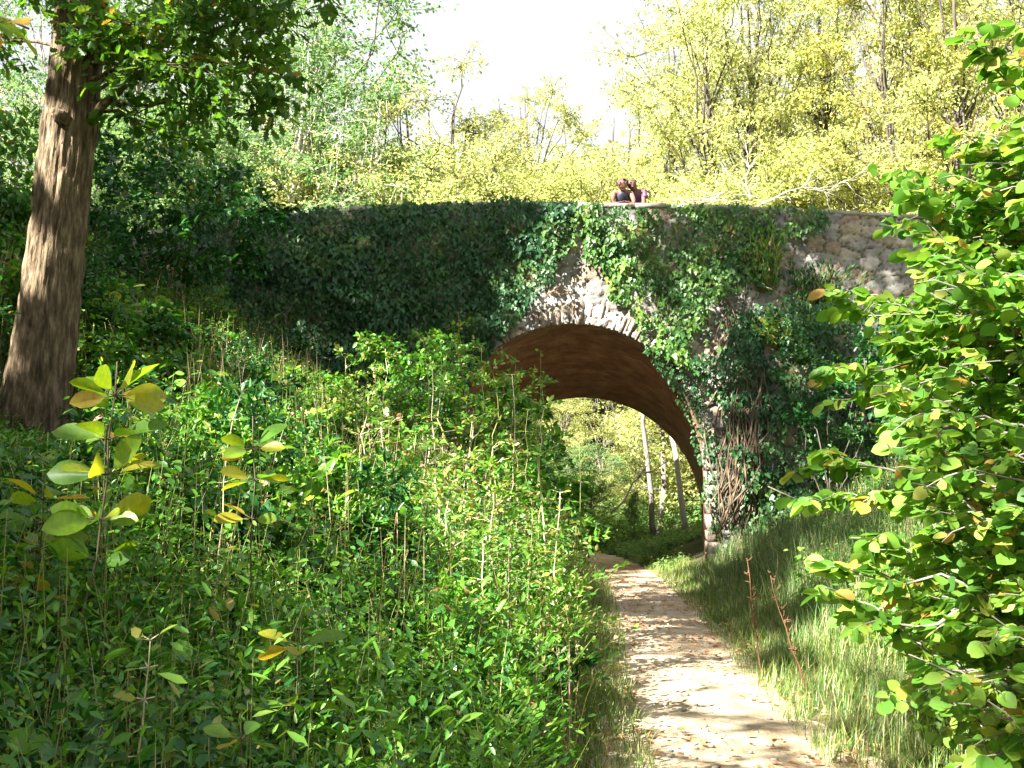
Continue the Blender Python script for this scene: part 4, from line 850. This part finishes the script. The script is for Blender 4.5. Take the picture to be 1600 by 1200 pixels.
for px, py, pb, d, kd, l in WE:
    A = gb(pb, d); B = pix(px, py, d)
    stemplant('tall_weed', A, B, (.009 if d > 5 else .005) if kd == 'p' else .006, M['palestem'] if kd == 'p' else M['stem'], M['under'] if kd == 'g' else M['hazel'], [(t, 3, 1.1-.5*t) for t in np.linspace(.35, 1, 12)], T_OVAL, .10, l, group='tall weeds standing on the left bank', tilt=.7)
for px, py, pb, d, l in ((1203, 893, 1252, 8.2, 'thick russet dead stalk leaning left on the right verge'), (1167, 872, 1182, 9.0, 'thin russet dead stalk left of the thicker one')):
    A = gb(pb, d); B = pix(px, py, d); o = empty('dead_stalk', A, l, 'plant', 'russet dead stalks on the right verge'); m = MB(); m.tube(curve(A, B, (0, 0, 0), 8, .01), np.linspace(.009, .004, 8), 5)
    for q in range(26):
        t = rng.uniform(.35, 1); p = A*(1-t)+B*t; m.tube(np.array([p, p+rdir(1)[0]*.05+(0, 0, .02)]), [.006, .003], 4)
    m.build('stalk', M['russet'], o, origin=A)
# young leafy saplings standing tall in the sun before the arch
places = 'left of the arch|before the left foot of the arch|against the brown vault|in front of the arch opening|low beside the path|at the foot of the sunlit slope|among the pale stems|left of the tallest pale stem|beneath the shaded ivy|in the middle of the sunlit slope|nearest the path edge|in front of the tallest pale stem|rising highest before the ivy|in front of the bramble thicket|between the thicket and the brown vault|at the left end of the bramble thicket|at the lower right of the brown vault|just left of the arch rim'.split('|')
for q, (px, py, pb, d) in enumerate(((620, 560, 625, 12.5), (690, 560, 700, 11.5), (770, 580, 765, 11), (850, 640, 845, 10.5), (900, 820, 905, 9), (700, 760, 705, 7.5), (650, 680, 645, 9), (575, 620, 580, 11), (540, 560, 545, 13.5), (770, 700, 765, 8.5), (880, 930, 885, 7.2), (740, 640, 745, 9.5), (716, 515, 712, 12.5), (662, 535, 660, 12), (806, 570, 800, 11.5), (602, 545, 606, 13), (846, 600, 842, 11), (752, 545, 750, 12))):
    A = gb(pb, d); B = pix(px, py, d); o = empty('sapling', A, 'fine leaved sunlit green sapling '+places[q], 'sapling', 'fine leaved saplings before the arch'); sm, lf_ = MB(), MB(); c = curve(A, B, (0, 0, 0), 14, .012); sm.tube(c, np.linspace(.011, .003, 14), 5); H_ = np.linalg.norm(B-A)
    for t in range(26):
        i_ = rng.integers(3, 14); a_ = rng.uniform(0, 6.28); e = c[i_]+np.array([math.cos(a_), math.sin(a_), rng.uniform(.1, .7)])*(.16+.035*(14-i_))*rng.uniform(.6, 1.2); tw = curve(c[i_], e, (0, 0, .02), 6); sm.tube(tw, np.linspace(.003, .0015, 6), 3)
        k = 18; j_ = rng.integers(1, 6, k); leaves(lf_, tw[j_]+rdir(k)*.03, nrm((e-c[i_])*2+rdir(k)*.5), sheet(k, .5), .06*rng.uniform(.6, 1.3, k), T_OVAL)
    sm.build('stem', M['palestem' if q % 2 else 'stem'], o, smooth=True, origin=A); lf_.build('leaves', M['under2'], o, origin=A)
# overhanging branch with yellow leaves, top left corner
A = pix(-260, -60, 3.6); B = pix(45, 45, 3.4)
stemplant('overhanging_branch', A, B, .01, M['root'], M['bigleaf'], [(t, 3, 1) for t in (.75, .82, .9, .99)], T_OAK, .12, 'branch tip with orange and yellow leaves hanging into the top left corner', 'branch', tilt=.8, zup=-.4)

# ------------------------------------------------------------------ people leaning on the parapet
def plain(name, c, rough=.6):
    m_, n_ = mat(name); p = n_.nodes.new('ShaderNodeBsdfPrincipled'); o_ = n_.nodes.new('ShaderNodeOutputMaterial'); no = n_.nodes.new('ShaderNodeTexNoise'); no.inputs['Scale'].default_value = 30
    r = ramp(n_, [(.3, tuple(a*.85 for a in c)), (.7, tuple(min(a*1.1, 1) for a in c))], no.outputs[0]); n_.links.new(r.outputs[0], p.inputs['Base Color'])
    p.inputs['Roughness'].default_value = rough; n_.links.new(p.outputs[0], o_.inputs[0]); return m_
def skin(name, nodes, edges, mt, parent, root=0, sub=2):
    me = bpy.data.meshes.new(name); me.from_pydata([tuple(map(float, a[0])) for a in nodes], edges, []); me.update(); me.materials.append(mt)
    o = bpy.data.objects.new(name, me); link(o, parent)
    md = o.modifiers.new('skin', 'SKIN'); md.use_smooth_shade = True; md.branch_smoothing = .4
    sv = me.skin_vertices[0].data
    for q, a in enumerate(nodes): r = a[1]; sv[q].radius = (r, r) if not isinstance(r, tuple) else r
    sv[root].use_root = True
    s = o.modifiers.new('sub', 'SUBSURF'); s.levels = sub; s.render_levels = sub; return o
def person(px, ztopd, yoff, label, skinm, topm, trm, hairm, hairlong, headturn, elbows, tilt, backup):
    x0 = pix(px, 320, BY+.2)[0]; zt = float(ztop(x0))+.08; dz = zt-1.1
    base = np.array([x0, BY+.88+yoff, dz]); o = empty('person', base, label, 'person')
    # local coordinates: y negative is towards the viewer, z above the deck
    H = ztopd; G = H-.07
    pel = (0, 0, .92+backup*.06); chest = (0, -.42, 1.22+backup*.1); sho = (0, -.56, 1.30+H); nek = (tilt*.4, -.62, 1.37+H); hd = (tilt, -.66, 1.5+G)
    N = [(pel, .15), ((0, -.2, 1.1+backup*.12), .125), (chest, .115), (sho, .085), (nek, .06), ((tilt, -.66, 1.43+G), .08), (hd, .105), ((tilt, -.645, 1.565+G), .09)]
    E = [(0, 1), (1, 2), (2, 3), (3, 4), (4, 5), (5, 6), (6, 7)]
    def add(p, r, to): N.append((p, r)); E.append((to, len(N)-1)); return len(N)-1
    # nose and ears
    add((tilt+headturn*.09, -.66-.10, 1.49+G), .014, 6)
    for sg in (-1, 1): add((tilt+sg*.095, -.645, 1.49+G), .018, 6)
    for sg in (-1, 1):
        a = add((sg*.17, -.55, 1.30+H), .062, 3); el = elbows
        b = add((sg*(.19+el), -.66, 1.16+H*.3+.04), .043, a); c = add((sg*(.17+el), -.76, 1.13), .04, b)
        d = add((sg*.06, -.84, 1.14), .03, c); h = add((-sg*.01, -.855, 1.145), .03, d)
        for f in range(4):
            k1 = add((-sg*(.045+.004*f), -.885+.022*f, 1.145), .009, h); k2 = add((-sg*(.075+.006*(f % 3)), -.88+.022*f, 1.138), .008, k1); add((-sg*(.095+.005*(f % 3)), -.875+.022*f, 1.128), .007, k2)
        k1 = add((-sg*.01, -.895, 1.155), .01, h); add((-sg*.035, -.915, 1.15), .009, k1)
        l = add((sg*.1, .03, .86), .1, 0); k = add((sg*.12, .0, .48), .065, l); an = add((sg*.13, .08, .09), .04, k); add((sg*.14, -.1, .035), .035, an)
    b = skin('body', N, E, skinm, o)
    T = [(pel, .155), ((0, -.2, 1.1+backup*.12), .14), (chest, .155), ((0, -.585, 1.2+H), .165)] + ([((-.1, -.6, 1.31+H), .085), ((.1, -.6, 1.31+H), .085)] if hairlong else [((-.17, -.56, 1.31+H), .088), ((.17, -.56, 1.31+H), .088), ((-.2, -.63, 1.22+H*.6), .07), ((.2, -.63, 1.22+H*.6), .07)])
    skin('shirt', T, [(0, 1), (1, 2), (2, 3), (3, 4), (3, 5)] + ([] if hairlong else [(4, 6), (5, 7)]), topm, o)
    Q = [((0, .01, .9), .155), ((-.1, .03, .84), .112), ((-.12, .0, .48), .082), ((-.13, .08, .12), .06), ((.1, .03, .84), .112), ((.12, .0, .48), .082), ((.13, .08, .12), .06)]
    skin('trousers', Q, [(0, 1), (1, 2), (2, 3), (0, 4), (4, 5), (5, 6)], trm, o)
    hn = [((tilt, -.655, 1.61+G), .098), ((tilt, -.585, 1.54+G), .112)]; he = [(0, 1)]
    if hairlong:
        for sg in (-1, 1): hn.append(((tilt+sg*.085, -.66, 1.57+G), .05)); he.append((0, len(hn)-1)); hn.append(((tilt+sg*.095, -.6, 1.48+G), .03)); he.append((len(hn)-2, len(hn)-1))
        hn.append(((tilt, -.54, 1.43+G), .05)); he.append((1, len(hn)-1))
        hn.append(((tilt+.03, -.7, 1.6+G), .035)); he.append((0, len(hn)-1))
    skin('hair', hn, he, hairm, o, sub=1)
    em = MB()
    for sg in (-1, 1):
        mb = MB(); mb.tube(np.array([(tilt+headturn*.02+sg*.036, -.745, 1.525+G), (tilt+headturn*.02+sg*.036, -.772, 1.525+G)]), [.016, .012], 8); mb.build('eye', M['eye'], o)
    mb = MB(); mb.tube(np.array([(tilt+headturn*.03-.028, -.752, 1.445+G), (tilt+headturn*.03, -.764, 1.441+G), (tilt+headturn*.03+.028, -.742, 1.445+G)]), [.006, .009, .006], 6); mb.build('mouth', M['lip'], o)
    return o
M['eye'] = plain('dark_eye', (.02, .015, .015)); M['lip'] = plain('lips', (.4, .1, .1))
sk1 = plain('fair_skin', (.2, .09, .06)); sk2 = plain('tanned_skin', (.11, .055, .038))
person(974, 0.12, 0, 'person in a low cut dark blue top leaning on crossed forearms over the parapet', sk1, plain('dark_blue_top', (.03, .03, .06)), plain('dark_trousers', (.04, .04, .06)), plain('dark_red_hair', (.05, .02, .026)), True, -1, .02, -.01, 0)
person(995, .17, .14, 'person in a purple shirt with cropped hair pressed close behind the other on the bridge', sk2, plain('purple_shirt', (.10, .03, .10)), plain('blue_trousers', (.05, .06, .12)), plain('brown_cropped_hair', (.05, .03, .025)), False, 0, -.03, -.07, 1)
